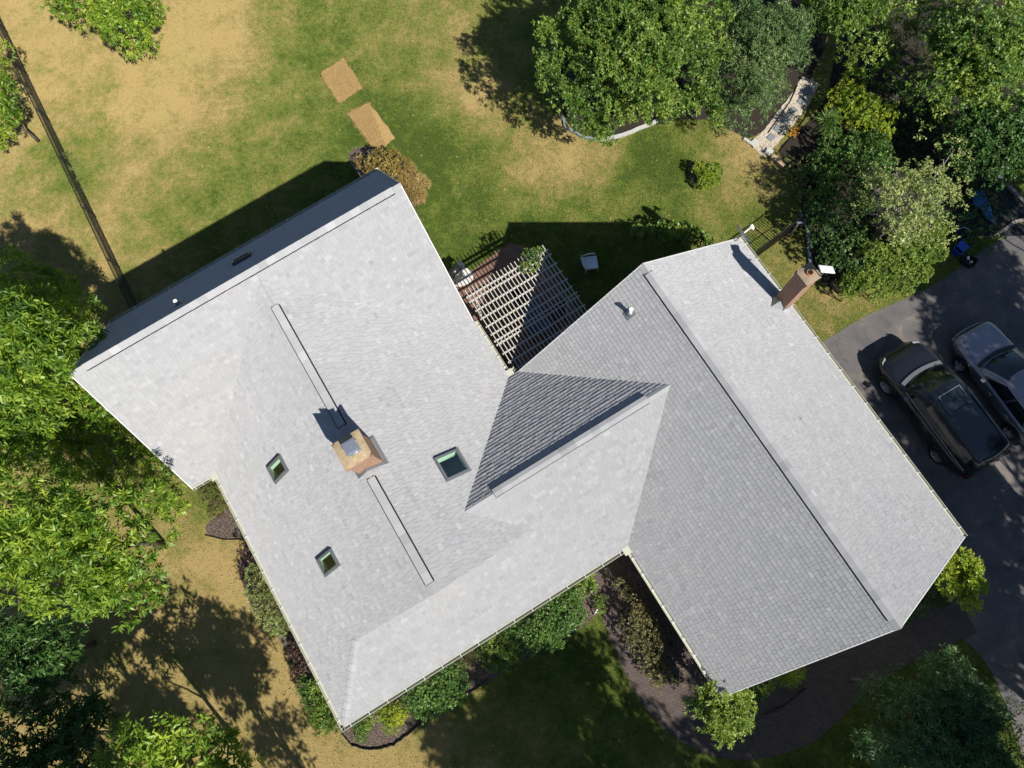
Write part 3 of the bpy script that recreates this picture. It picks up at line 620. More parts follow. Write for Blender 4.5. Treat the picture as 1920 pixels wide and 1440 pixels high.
# windows and doors on the walls
def opening(u, v, z, w_, h_, axis, name, gl, sgn):
    m = MB(); X = W(1, 0, 0) if axis == 'u' else W(0, 1, 0); N = (W(0, 1, 0) if axis == 'u' else W(1, 0, 0)) * sgn; c = W(u, v, z)
    for s_ in (-1, 1):
        m.box(c + X * (s_ * (w_ / 2 + .04)) + N * .02, (.08, .06, h_ + .16), (X, N, Vector((0, 0, 1)))); m.box(c + Vector((0, 0, s_ * (h_ / 2 + .04))) + N * .022, (w_, .06, .08), (X, N, Vector((0, 0, 1))))
    f = under(house, m, name, WHITE); m = MB(); m.box(c + N * .006, (w_, .02, h_), (X, N, Vector((0, 0, 1))))
    p = m.build('pane' if gl else 'panel', SGLASS if gl else WHITE, uv=False); p.parent = f; p.matrix_parent_inverse = (house.matrix_basis @ f.matrix_basis).inverted()
for u in (-6.6, -4, -1.3): opening(u, vse + ov, 1.5, 1.0, 1.2, 'u', 'window', True, -1)
for v in (-4.5, 1.0): opening(uww + ov, v, 1.5, .9, 1.2, 'v', 'window', True, -1) if v < 0 else None
for u in (-7.5, -4.5, -1.2): opening(u, ven - ov, 1.5, 1.0, 1.2, 'u', 'window', True, 1)
for v in (-4.2, -.9): opening(uwe - ov, v, 1.15, 2.6, 2.1, 'v', 'garage_door', False, 1)
opening(uW, vS + .25, 1.5, 1.2, 1.1, 'u', 'window', True, -1)

# gutters with their hangers
def gutter(a_, b_, outd, n, label=None):
    A = W(*a_); B = W(*b_); o = W(*outd).normalized(); L = (B - A).length; X = (B - A) / L; m = MB()
    prof = [(.012, -.005), (.012, -.10), (.095, -.10), (.125, -.035), (.13, -.012), (.118, -.012), (.112, -.035), (.09, -.094), (.018, -.094), (.018, -.005)]
    for i in range(len(prof)):
        p, q = prof[i], prof[(i + 1) % len(prof)]
        m.poly([A + o * p[0] + Vector((0, 0, p[1])), B + o * p[0] + Vector((0, 0, p[1])), B + o * q[0] + Vector((0, 0, q[1])), A + o * q[0] + Vector((0, 0, q[1]))])
    for E_ in (A, B): m.poly([E_ + o * x + Vector((0, 0, z)) for x, z in ((.012, -.005), (.012, -.10), (.095, -.10), (.125, -.035), (.13, -.012))])
    g = under(house, m, 'gutter', CREAM, label=label)
    me = None
    for k in range(n):
        p = A + X * (L * (k + .5) / n) + o * .07 + Vector((0, 0, -.006)); pl = (Matrix.Rotation(-TH, 3, 'Z') @ (p - H0))
        if me is None:
            mm = MB(); xl = Matrix.Rotation(-TH, 3, 'Z') @ X; ol = Matrix.Rotation(-TH, 3, 'Z') @ o
            mm.box((0, 0, 0), (.018, .118, .006), (xl, ol, Vector((0, 0, 1)))); mm.box(ol * .056 + Vector((0, 0, -.008)), (.02, .010, .014), (xl, ol, Vector((0, 0, 1)))); h_ = mm.build('gutter_bracket', WHITE, uv=False); me = h_.data
        else: h_ = bpy.data.objects.new('gutter_bracket', me); COL.objects.link(h_)
        h_.parent = g; h_.location = pl
    return g
gutter((umw - .12, vse, ze), (uww + .0, vse, ze), (0, -1), 16, 'long cream gutter along the front eave')
gutter((umw, vse - .12, ze), (umw, ves - .14, ze), (-1, 0), 14, 'cream gutter along the west eave')
gutter((uww, vse - .14, ze), (uww, vS, ze), (-1, 0), 9, 'cream gutter along the west eave of the garage wing')
gutter((uwe, vS, ze), (uwe, vN + .02, ze), (1, 0), 18, 'cream gutter along the driveway eave')
gutter((ume, vnb + .14, ze), (ume, ves - .1, ze), (1, 0), 5, 'cream gutter beside the pergola')
gutter((uww, vnb + .1, ze), (ume + .1, vnb + .0, ze), (0, 1), 1, 'short cream gutter in the inner corner')
gutter((uEw, ves, ze), (umw - .13, ves, ze), (0, -1), 3, 'short cream gutter at the west corner')
gutter((uEw, ven, zen), (uEe + .02, ven, zen), (0, 1), 16, 'gutter along the shaded north eave')
m = MB()     # splash shields and outlets in the inside corners
m.box(W(umw - .05, ves - .05, ze + .02), (.32, .32, .012), (W(1, 0, 0), W(0, 1, 0), Vector((0, 0, 1)))); m.box(W(uww - .05, vse - .05, ze + .02), (.34, .34, .012), (W(1, 0, 0), W(0, 1, 0), Vector((0, 0, 1)))); m.box(W(ume + .07, vnb + .07, ze + .015), (.30, .30, .012), (W(1, 0, 0), W(0, 1, 0), Vector((0, 0, 1))))
under(house, m, 'gutter_corner', CREAM)
def downspout(u, v): 
    mm = MB(); mm.box(W(u, v, ze / 2 - .15), (.08, .06, ze - .1), (W(1, 0, 0), W(0, 1, 0), Vector((0, 0, 1)))); mm.tube([W(u, v, .08), W(u + .05, v - .35, .05)], .035, 6); under(house, mm, 'downspout', CREAM)
downspout(umw + .3, vse + ov - .05); downspout(uww + ov - .05, vS + .5); downspout(uEw + .5, ves + ov - .05)

# ridge vents and caps
def ridge_cap(a_, b_, half, pit, label, vent=True, name='ridge_vent', lift=.036, seg=.28, lip=.010):
    A = W(*a_); B = W(*b_); L = (B - A).length; X = (B - A) / L; S = Vector((-X.y, X.x, 0)).normalized(); m = MB(); n = max(1, int(L / seg)); r = random.Random(int(L * 100)); rn = []
    dz = math.tan(pit); dq = dz * (.6 if pit < .8 else 1.0) if vent else dz
    if vent:
        for s_ in (-1, 1):
            e = half + lip; q_ = .022 / math.cos(pit); m.poly([A + Vector((0, 0, q_)), B + Vector((0, 0, q_)), B + S * s_ * e + Vector((0, 0, -e * dz + q_)), A + S * s_ * e + Vector((0, 0, -e * dz + q_))], 1); rn.append(0)
            m.poly([A + S * s_ * (half + .004) + Vector((0, 0, -half * dz)), B + S * s_ * (half + .004) + Vector((0, 0, -half * dz)), B + S * s_ * (half + .002) + Vector((0, 0, -half * dq + lift - .003)), A + S * s_ * (half + .002) + Vector((0, 0, -half * dq + lift - .003))], 1); rn.append(0)
        for E_, sg in ((A, -1), (B, 1)):
            q = E_ + X * sg * .018; m.poly([q + S * half + Vector((0, 0, -half * dz + .01)), q + Vector((0, 0, .01)), q - S * half + Vector((0, 0, -half * dz + .01)), E_ - S * half + Vector((0, 0, -half * dq + lift - .003)), E_ + Vector((0, 0, lift - .003)), E_ + S * half + Vector((0, 0, -half * dq + lift - .003))], 1); rn.append(0)
    for k in range(n):
        p = A + X * (L * k / n); q = A + X * (L * (k + 1) / n + .004); v = min(1, max(0, r.gauss(.55, .2)))
        for s_ in (-1, 1):
            m.poly([p + Vector((0, 0, lift)), q + Vector((0, 0, lift + .009)), q + S * s_ * half + Vector((0, 0, -half * dq + lift + .009)), p + S * s_ * half + Vector((0, 0, -half * dq + lift))]); rn.append(v)
            m.poly([q + Vector((0, 0, lift)), q + S * s_ * half + Vector((0, 0, -half * dq + lift)), q + S * s_ * half + Vector((0, 0, -half * dq + lift + .009)), q + Vector((0, 0, lift + .009))]); rn.append(v)
    o = under(house, m, name, [SHINGLE, VENTDARK], uv=False, label=label); at = o.data.attributes.new('rnd', 'FLOAT', 'FACE'); at.data.foreach_set('value', rn); return o
PIT = math.atan(PM); PITE = math.atan(pe)
def onr(px, py, z): return UV(G(px, py, z))[1]
v1, v2, v3, v4 = onr(517, 572, zmr), onr(646, 795, zmr), onr(700, 893, zmr), onr(808, 1092, zmr)
ridge_cap((umr, v1, zmr), (umr, v2, zmr), .115, PIT, 'northern ridge vent on the main roof', lip=.032)
ridge_cap((umr, v3, zmr), (umr, v4, zmr), .115, PIT, 'southern ridge vent on the main roof, below the chimney', lip=.032)
ridge_cap((uW, vN - .35, zwr), (uW, vS + .3, zwr), .15, PIT, 'long ridge vent on the garage wing')
ridge_cap((uEw + .45, ver, zer), (uEe - .3, ver, zer), .135, PITE, 'ridge vent of the north-west wing', lift=.058)
ridge_cap((CWu + 1.0, vc, zc), (CEu - .8, vc, zc), .13, PIT, 'ridge vent above the dark triangular slope')
ridge_cap((CWu + .05, vc, zc), (CWu + 1.0, vc, zc), .12, PIT, None, False, 'ridge_cap', .014); ridge_cap((CEu - .8, vc, zc), (CEu + .03, vc, zc), .12, PIT, None, False, 'ridge_cap', .014)
ridge_cap((umr, v2, zmr), (umr, v3, zmr), .115, PIT, None, False, 'ridge_cap', .014)
ridge_cap((uW, vN, zwr), (uW, vN - .35, zwr), .14, PIT, None, False, 'ridge_cap', .014); ridge_cap((uW, vS + .3, zwr), (uW, vS, zwr), .14, PIT, None, False, 'ridge_cap', .014)
ridge_cap((uEw, ver, zer), (uEw + .45, ver, zer), .125, PITE, None, False, 'ridge_cap', .030); ridge_cap((uEe - .3, ver, zer), (uEe, ver, zer), .125, PITE, None, False, 'ridge_cap', .030)
ridge_cap((umr, v4, zmr), (umr, vga + .0, zmr), .115, PIT, None, False, 'ridge_cap', .014)
ridge_cap((umw + .03, vse + .03, ze + .03), (HIPu, vg, hz + .01), .12, math.atan(PM * .70), 'pale hip cap at the south-west corner', False, 'hip_cap', .004)

# skylights
SKYFR = plain('grey_skylight_frame', (.19, .195, .21), .45, .3, .1, 6, .4)
def skylight(sk, sl_, ha, hb, label, depth=.6, lipout=True):
    c, s, d, n = sk[0], sl_['s'], sl_['d'], sl_['n']; f = MB(); fw = .05; h_ = .10
    for (da, db, la, lb) in ((-ha - fw / 2, 0, fw, 2 * hb + 2 * fw), (ha + fw / 2, 0, fw, 2 * hb + 2 * fw), (0, -hb - fw / 2, 2 * ha, fw), (0, hb + fw / 2, 2 * ha, fw)):
        f.box(c + s * da + d * db + n * (h_ / 2), (la, lb, h_), (s, d, n))
    for sg in (-1, 1): f.box(c + s * sg * (ha + fw + .02) + d * .05 + n * .012, (.035, 2 * hb + .22, .012), (s, d, n), 1)
    f.box(c + d * (hb + fw + .05) + n * .012, (2 * ha + .15, .1, .008), (s, d, n), 1)
    fr = under(house, f, 'skylight', [SKYFR, GREYMET], label=label)
    Z = Vector((0, 0, -1)); up = [c + s * i * ha + d * j * hb + n * .02 for i, j in ((-1, -1), (1, -1), (1, 1), (-1, 1))]; dn = [Vector((p.x, p.y, c.z - depth)) for p in up]
    m = MB()
    for i in range(4): m.poly([up[i], up[(i + 1) % 4], dn[(i + 1) % 4], dn[i]])
    def sub(m_, nm, mt):
        inv = (Matrix.Translation(H0) @ Matrix.Rotation(TH, 4, 'Z')).inverted(); m_.v = [tuple(inv @ Vector(p)) for p in m_.v]; o = m_.build(nm, mt, uv=False); o.parent = fr
    sub(m, 'light_shaft', REVEAL)
    m = MB(); m.poly([Vector((p.x, p.y, c.z - depth - .4)) + (p - c) * .5 for p in dn]); [m.poly([dn[i], dn[(i + 1) % 4], Vector((dn[(i + 1) % 4].x, dn[(i + 1) % 4].y, c.z - depth - 1.2)), Vector((dn[i].x, dn[i].y, c.z - depth - 1.2))]) for i in range(4)]
    sub(m, 'room', ROOM)
    m = MB(); m.poly([c + s * i * ha + d * j * hb + n * (h_ - .02) for i, j in ((-1, -1), (1, -1), (1, 1), (-1, 1))]); sub(m, 'glass', GLASS)
skylight(skA, sE, .33, .40, 'large square skylight on the east slope'); skylight(skB, sW, .22, .36, 'upper small skylight on the west slope'); skylight(skC, sW, .22, .36, 'lower small skylight on the west slope')
# dark vent box low on the shaded north slope
c = hitplane(452, 483, PN[0] + PN[1] * .1, PN[1]) - PN[1] * .1; m = MB(); s, d, n = sN['s'], sN['d'], sN['n']
for (da, db, la, lb) in ((-.30, 0, .05, .5), (.30, 0, .05, .5), (0, -.22, .6, .06), (0, .22, .6, .06)): m.box(c + s * da + d * db + n * .06, (la, lb, .13), (s, d, n))
m.box(c + n * .07, (.55, .4, .04), (s, d, n), 1)
under(house, m, 'roof_window', [DARKMET, SGLASS], label='black framed window on the shaded north slope', uv=False)

# vent pipes
def vent_pipe(px, py, pl, nn, label, tall=.35, rad=.055):
    p = hitplane(px, py, pl[0] + pl[1] * .02, pl[1]); m = MB(); m.tube([p - Vector((0, 0, .1)), p + Vector((0, 0, tall))], rad, 12); m.tube([p + Vector((0, 0, tall - .002)), p + Vector((0, 0, tall + .03))], [rad * 1.25, rad * 1.25], 12)
    v = under(house, m, 'vent_pipe', WHITE, label=label, uv=False); m = MB(); n = pl[1]; X = Vector((-n.y, n.x, 0)).normalized(); Y = n.cross(X)
    m.box(p + n * .012, (.26, .34, .01), (X, Y, n)); m.tube([p, p + Vector((0, 0, .12))], [.1, .065], 12)
    inv = (Matrix.Translation(H0) @ Matrix.Rotation(TH, 4, 'Z')).inverted(); m.v = [tuple(inv @ Vector(q)) for q in m.v]; o = m.build('flashing', GREYMET, uv=False); o.parent = v
PWW = plane_of([(uW, vc, zwr), (uW, vS, zwr), (uww, vc, ze)]); PEE = plane_of([(uW, vc, zwr), (uW, vS, zwr), (uwe, vc, ze)])
vent_pipe(1181, 588, PWW, None, 'white vent pipe on the west slope of the garage wing', .38); vent_pipe(335, 569, PN, None, 'short white vent pipe on the shaded north slope', .2, .05)

# chimneys
UX, VX, ZX = W(1, 0, 0), W(0, 1, 0), Vector((0, 0, 1))
def chimney(c, w_, d_, z0, zt, cap, label, flare=.05, steps=3):
    m = MB(); zf = zt - .1 * steps - .05
    m.box((c.x, c.y, (z0 + zf) / 2), (w_, d_, zf - z0), (UX, VX, ZX))
    for k in range(steps): m.box((c.x, c.y, zf + .05 + .1 * k), (w_ + flare * 2 * (k + 1) / steps, d_ + flare * 2 * (k + 1) / steps, .1 + (.004 if k == 0 else 0)), (UX, VX, ZX))
    b = under(house, m, 'chimney', BRICK, label=label); m = MB(); e = w_ / 2 + flare; g = d_ / 2 + flare; n = 9; vs = []
    r = random.Random(3)
    for j in range(n):
        for i in range(n):
            x, y = i / (n - 1) * 2 - 1, j / (n - 1) * 2 - 1; q = 1 - max(abs(x), abs(y)) ** 2
            p = c + UX * (x * e) + VX * (y * g); vs.append((p.x, p.y, zt - .05 + .06 * q + (r.uniform(-.008, .012) if abs(x) < 1 and abs(y) < 1 else 0)))
    m.mesh(vs, [(j * n + i, j * n + i + 1, (j + 1) * n + i + 1, (j + 1) * n + i) for j in range(n - 1) for i in range(n - 1)], 0, True)
    bd = [vs[i] for i in range(n)] + [vs[j * n + n - 1] for j in range(1, n)] + [vs[n * n - 1 - i] for i in range(1, n)] + [vs[(n - 1 - j) * n] for j in range(1, n - 1)]
    for i in range(len(bd)): a_, b_ = bd[i], bd[(i + 1) % len(bd)]; m.poly([a_, b_, (b_[0], b_[1], zt - .06), (a_[0], a_[1], zt - .06)])
    inv = (Matrix.Translation(H0) @ Matrix.Rotation(TH, 4, 'Z')).inverted(); m.v = [tuple(inv @ Vector(q)) for q in m.v]; o = m.build('mortar_crown', cap, uv=False); o.parent = b
    return b, inv
c1 = G(659, 843, 8.2); ch1, INV = chimney(Vector((c1.x, c1.y, 0)), .72, .72, 5.9, 8.2, CONC, 'square brick chimney with a metal flue cap on the main ridge', .05, 3)
def sub2(m_, nm, mt, par, **kw): m_.v = [tuple(INV @ Vector(p)) for p in m_.v]; o = m_.build(nm, mt, uv=False, **kw); o.parent = par; return o
m = MB(); cc = G(657, 838, 8.55); AX = (UX, VX, ZX)
for i, j in ((-1, -1), (1, -1), (1, 1), (-1, 1)): m.box(cc + UX * i * .15 + VX * j * .15 + Vector((0, 0, -.17)), (.02, .02, .28), AX)
m.box(cc, (.37, .37, .03), AX); m.box(cc + Vector((0, 0, .02)), (.30, .30, .02), AX); m.tube([cc + Vector((0, 0, .02)), cc + Vector((0, 0, .05))], .015, 8); m.tube([cc + Vector((0, 0, -.36)), cc + Vector((0, 0, -.12))], .13, 16); m.box(cc + Vector((0, 0, -.27)), (.34, .34, .02), AX)
sub2(m, 'flue_cap', STEEL, ch1)
m = MB(); base = Vector((c1.x, c1.y, 0)); u0, v0 = UV(base)
def roofz(u): return zmr - PM * abs(u - umr)
for (du, dv, lu, lv) in ((.42, 0, .09, .90), (-.42, 0, .09, .90), (0, .41, .75, .08), (0, -.41, .75, .08)):
    u, v = u0 + du, v0 + dv
    for s_ in ((-1, 1) if lu > .5 else (0,)):
        if lu > .5:
            a_, b_ = (umr, u0 + s_ * .40); m.poly([W(a_, v - lv / 2, roofz(a_) + .045), W(b_, v - lv / 2, roofz(b_) + .045), W(b_, v + lv / 2, roofz(b_) + .045), W(a_, v + lv / 2, roofz(a_) + .045)])
        else: m.poly([W(u - lu / 2, v - lv / 2, roofz(u - lu / 2) + .045), W(u + lu / 2, v - lv / 2, roofz(u + lu / 2) + .045), W(u + lu / 2, v + lv / 2, roofz(u + lu / 2) + .045), W(u - lu / 2, v + lv / 2, roofz(u - lu / 2) + .045)])
sub2(m, 'flashing', GREYMET, ch1)
c2 = G(1518, 512, 5.7); ch2, _ = chimney(Vector((c2.x, c2.y, 0)), .50, .50, 0, 5.7, CONC2, 'tall brick chimney outside the driveway eave, dark in its shade', .04, 3)
m = MB(); p = G(1519, 511, 5.75); m.tube([p - Vector((0, 0, .1)), p + Vector((0, 0, .03))], .105, 16); sub2(m, 'flue', TERRA, ch2)
m = MB(); m.tube([p + Vector((0, 0, .031)), p + Vector((0, 0, .033))], .08, 16); sub2(m, 'flue_hole', VENTDARK, ch2)
m = MB(); uu, vv_ = UV(c2); a_ = uu - .25      # wide shoulder and the metal cricket between roof and stack
m.prism([tuple(W(uu + x, vv_ + y).xy) for x, y in ((-.25, -.55), (.35, -.55), (.35, .55), (-.25, .55))], -.1, 2.2); sub2(m, 'chimney_shoulder', BRICK, ch2)
m = MB(); zb = lambda u: zwr - PM * (u - uW)
r0_, r1_ = a_ - .42, a_
m.poly([W(r0_, vv_, zb(r0_) + .03), W(r1_ + .0, vv_ + .30, zb(r1_) + .03), W(r1_, vv_, zb(r0_) + .03)]); m.poly([W(r0_, vv_, zb(r0_) + .03), W(r1_, vv_, zb(r0_) + .03), W(r1_, vv_ - .30, zb(r1_) + .03)])
m.box(W(r1_ + .12, vv_ - .28, zb(r1_) + .0), (.3, .04, .25), (UX, VX, ZX))
sub2(m, 'cricket_flashing', STEEL, ch2)

# ------------------------------------------------------------------ things fixed to the house
dg = G(1392, 444, 3.1); dish = empty('satellite_dish', G(1386, 447, 3.0), 0, 'white satellite dish on the north-east corner of the garage roof, seen edge-on', 'satellite dish')
m = MB(); m.tube([G(1377, 455, 2.95), G(1379, 452, 3.15), G(1390, 441, 3.65)], .025, 8); under(dish, m, 'mast', STEEL, uv=False)
dc = G(1391, 440, 3.7); dn = Vector((.74, .52, .42)).normalized(); dx = Vector((-dn.y, dn.x, 0)).normalized(); dy = dn.cross(dx); m = MB(); vs = [dc]; N_ = 24
for k in range(1, 5):
    for i in range(N_): a_ = 2 * math.pi * i / N_; r_ = k / 4; vs.append(dc + dx * (.40 * r_ * math.cos(a_)) + dy * (.34 * r_ * math.sin(a_)) + dn * (.09 * r_ * r_))
fs = [(0, 1 + i, 1 + (i + 1) % N_) for i in range(N_)] + [(1 + k * N_ + i, 1 + (k + 1) * N_ + i, 1 + (k + 1) * N_ + (i + 1) % N_, 1 + k * N_ + (i + 1) % N_) for k in range(3) for i in range(N_)]
m.mesh(vs, fs, 0, True); b0 = len(m.v); m.mesh([v - dn * .015 for v in vs], [f[::-1] for f in fs], 0, True); under(dish, m, 'reflector', WHITE, uv=False)
m = MB(); m.bar(dc - dn * .02, dc + dn * .42 - dy * .05, .04, .04); m.bar(dc + dn * .40 - dy * .15 - dx * .06, dc + dn * .42 + dy * .02 + dx * .06, .09, .06); under(dish, m, 'feed_arm', WHITE, uv=False)
pr = empty('flat_antenna', G(1540, 515, 5.7), 0, 'white rectangular panel antenna on a short mast beside the tall brick chimney', 'antenna'); pc = G(1550, 505, 6.15)
m = MB(); X = Vector((.995, .1, 0)); X.normalize(); Zn = Vector((.25, .35, .9)).normalized(); X = (X - Zn * X.dot(Zn)).normalized(); Y = Zn.cross(X); m.box(pc, (.47, .26, .035), (X, Y, Zn)); under(pr, m, 'panel', WHITE, uv=False)
m = MB(); m.box(pc - Zn * .03, (.43, .22, .03), (X, Y, Zn)); m.tube([pc - Zn * .04, pc - Vector((0, 0, .25)), G(1536, 519, 5.6)], .022, 8); m.tube([G(1536, 519, 5.6), G(1536, 519, 5.2)], .022, 8); under(pr, m, 'mast', GREYMET, uv=False)

# ------------------------------------------------------------------ pergola
pz = 2.45; a_ = UV(G(868, 549, pz)); b_ = UV(G(1023, 464, pz)); pu0, pu1 = a_[0] + .06, b_[0]; pv1 = (a_[1] + b_[1]) / 2 - .05; pv0 = vnb + .12
perg = empty('pergola', W((pu0 + pu1) / 2, (pv0 + pv1) / 2, 0), TH, 'whitewashed wooden pergola in the corner between the two wings, half in shade', 'pergola')
AX = (UX, VX, ZX); ph = None
def pz_mesh(fn, nm, **kw): m = MB(); fn(m); return under(perg, m, nm, WOODW, uv=False, **kw)
for u, v in ((pu0 + .2, pv1 - .35), (pu1 - .3, pv1 - .35), (pu0 + .2, pv0 + 1.35), (pu1 - .3, pv0 + 1.35)):
    pz_mesh(lambda m: m.box(W(u, v, pz / 2 - .1), (.11, .11, pz - .1), AX), 'post')
for f in (0, .06, .57, .615):
    v = pv1 - .12 - f * (pv1 - pv0); pz_mesh(lambda m: m.box(W((pu0 + pu1) / 2, v, pz - .03), (pu1 - pu0 + .1, .045, .10), AX), 'beam')
for f in (.18, .285, .39, .49, .73, .84, .94):
    v = pv1 - .12 - f * (pv1 - pv0); pz_mesh(lambda m: m.box(W((pu0 + pu1) / 2, v, pz - .01), (pu1 - pu0 + .06, .05, .06), AX), 'rafter')
rr = random.Random(5); ns = 23
for i in range(ns):
    u = pu0 + .04 + (pu1 - pu0 - .1) * i / (ns - 1) + rr.uniform(-.01, .01); top_ = pv1 + .13 + rr.uniform(-.02, .02)
    pz_mesh(lambda m: m.box(W(u, (pv0 + top_) / 2, pz + .045), (.03, top_ - pv0, .04), AX), 'slat')
for v in (pv0 + .2, pv1 - .4):
    pass
# patio furniture
tb = empty('patio_table', W((pu0 + pu1) / 2 + .2, (pv0 + pv1) / 2 + .1, 0), TH, 'dark rectangular patio table in the shade under the pergola', 'table')
m = MB(); m.box((0, 0, .71), (.9, 1.3, .035)); m.build('tabletop', plain('slate_blue_top', (.07, .09, .13), .4), tb, uv=False)
for i, j in ((-1, -1), (1, -1), (1, 1), (-1, 1)):
    m = MB(); m.bar((i * .4, j * .58, 0), (i * .4, j * .58, .7), .05, .05, Vector((0, 1, 0))); m.build('leg', BLACK, tb, uv=False)
def patio_chair(u, v, ang, mat, label, cat='chair', name='patio_chair', group=None, h=.44, tilt=.0):
    r = empty(name, W(u, v, 0), TH + ang, label, cat, group)
    m = MB(); n = 6; vs = [(-.24 + .48 * i / n, -.24 + .48 * j / n, h + .03 * ((2 * i / n - 1) ** 2) - .02 * (j / n)) for j in range(n + 1) for i in range(n + 1)]; fs = [(j * (n + 1) + i, j * (n + 1) + i + 1, (j + 1) * (n + 1) + i + 1, (j + 1) * (n + 1) + i) for j in range(n) for i in range(n)]
    m.mesh(vs, fs, 0, True); m.mesh([(x, y, z - .03) for x, y, z in vs], [f[::-1] for f in fs], 0, True)
    for y in (-.24, .24): m.box((0, y, h - .01), (.50, .03, .045))
    for x in (-.245, .245): m.box((x, 0, h + .0), (.03, .48, .06))
    m.build('seat', mat, r, uv=False)
    m = MB(); vs = []
    for j in range(7):
        for i in range(7): x = -.23 + .46 * i / 6; f = j / 6; vs.append((x * (1 - .12 * f * f), .24 + .13 * f - .03 * (1 - (x / .23) ** 2) * 0 + .02 * math.cos(x * 6), h + .02 + .42 * f))
    fs = [(j * 7 + i, j * 7 + i + 1, (j + 1) * 7 + i + 1, (j + 1) * 7 + i) for j in range(6) for i in range(6)]; m.mesh(vs, fs, 0, True); m.mesh([(x, y + .025, z) for x, y, z in vs], [f[::-1] for f in fs], 0, True); m.build('backrest', mat, r, uv=False)
    for s in (-1, 1):
        m = MB(); m.tube([(s * .27, -.2, h), (s * .29, -.18, h + .2), (s * .29, .05, h + .22), (s * .26, .28, h + .2)], .022, 8); m.build('armrest', mat, r, uv=False)
        for t in (-1, 1): m = MB(); m.tube([(s * .22, t * .21, h), (s * .26, t * .25, 0)], [.025, .02], 8); m.build('leg', mat, r, uv=False)
    return r
wc = UV(G(1108, 493, .44)); patio_chair(wc[0], wc[1], R(80) - .25, plain('white_plastic', (.78, .80, .82), .35, 0, .03, 5, .5), 'white plastic garden chair alone on the shaded lawn north of the house')
patio_chair((pu0 + pu1) / 2 + .2, (pv0 + pv1) / 2 + 1.1, R(0), BLACK, 'black patio chair at the north end of the table under the pergola'); patio_chair((pu0 + pu1) / 2 + 1.1, (pv0 + pv1) / 2, R(-90), BLACK, 'black patio chair at the east side of the table under the pergola')
# gas grill on a pale pad beside the pergola
gp = G(862, 519, 0); m = MB(); m.prism([(gp.x + .50 * math.cos(t) * (1 + .1 * math.cos(2 * t)), gp.y + .42 * math.sin(t)) for t in [2 * math.pi * k / 28 for k in range(28)]], .0, .05)
tag(m.build('grill_pad', plain('pale_pad', (.62, .60, .57), .8), uv=False), 'pale rounded pad under the black grill', 'pad')
gr = empty('gas_grill', G(857, 522, .05) * 1, TH + .3, 'black gas grill with side shelves on a pale pad at the pergola corner', 'grill')
m = MB(); m.box((0, 0, .45), (.42, .34, .6)); m.box((0, 0, .76), (.5, .38, .06)); m.build('cart', BLACK, gr, uv=False)
m = MB(); m.tube([(-.25, 0, .80), (.25, 0, .80)], .17, 14); m.build('hood', BLACK, gr, uv=False); m = MB(); m.tube([(-.18, -.19, .84), (0, -.22, .86), (.18, -.19, .84)], .012, 6); m.build('handle', STEEL, gr, uv=False)
for s in (-1, 1): m = MB(); m.box((s * .36, 0, .77), (.2, .3, .025)); m.build('side_shelf', DARKMET, gr, uv=False)
for s in (-1, 1):
    m = MB(); m.tube([(s * .2 - .02, -.15, .1), (s * .2 + .02, -.15, .1)], .08, 12); m.build('wheel', BLACK, gr, uv=False)

# ------------------------------------------------------------------ fences
def fence(p, q, ht, label, nposts, spacing, t, mat, horizontals, cat='fence', group=None, rail=.03):
    A = G(*p); B = G(*q); X = (B - A).normalized(); L = (B - A).length; root = empty('fence', (A + B) / 2, 0, label, cat, group); Z = ZX; Y = Z.cross(X)
    for k in range(nposts):
        m = MB(); P = A + X * (L * k / (nposts - 1)); m.tube([P, P + Z * (ht + .06)], .028, 8); under(root, m, 'post', mat, uv=False)
    for z in (ht, .08): m = MB(); m.box((A + B) / 2 + Z * z, (L, rail, rail), (X, Y, Z)); under(root, m, 'rail', mat, uv=False)
    m = MB(); n = int(L / spacing)
    for k in range(n): P = A + X * (spacing * (k + .5)); m.box(P + Z * (ht / 2), (t, t, ht - .04), (X, Y, Z))
    for k in range(horizontals): m.box((A + B) / 2 + Z * (ht * (k + 1) / (horizontals + 1)), (L, t * .8, t * .8), (X, Y, Z))
    under(root, m, 'mesh_panel' if horizontals > 2 else 'pickets', mat, uv=False); return root
fence((-60, -95), (272, 600), .95, 'long dark wire mesh fence crossing the dry lawn in the north-west corner', 9, .075, .009, BLACK, 10)
fence((1405, 492), (1496, 425), 1.25, 'black metal picket fence from the garage corner to the hedge', 3, .1, .024, BLACK, 1)
ft = G(1497, 420, 1.1); m = MB(); m.tube([(ft.x, ft.y, 0), (ft.x, ft.y, 1.2)], .035, 8); m.box((ft.x + .02, ft.y, 1.2), (.22, .06, .05)); m.build('gate_post', STEEL, uv=False, label='pale metal gate post at the hedge end of the picket fence', cat='post')

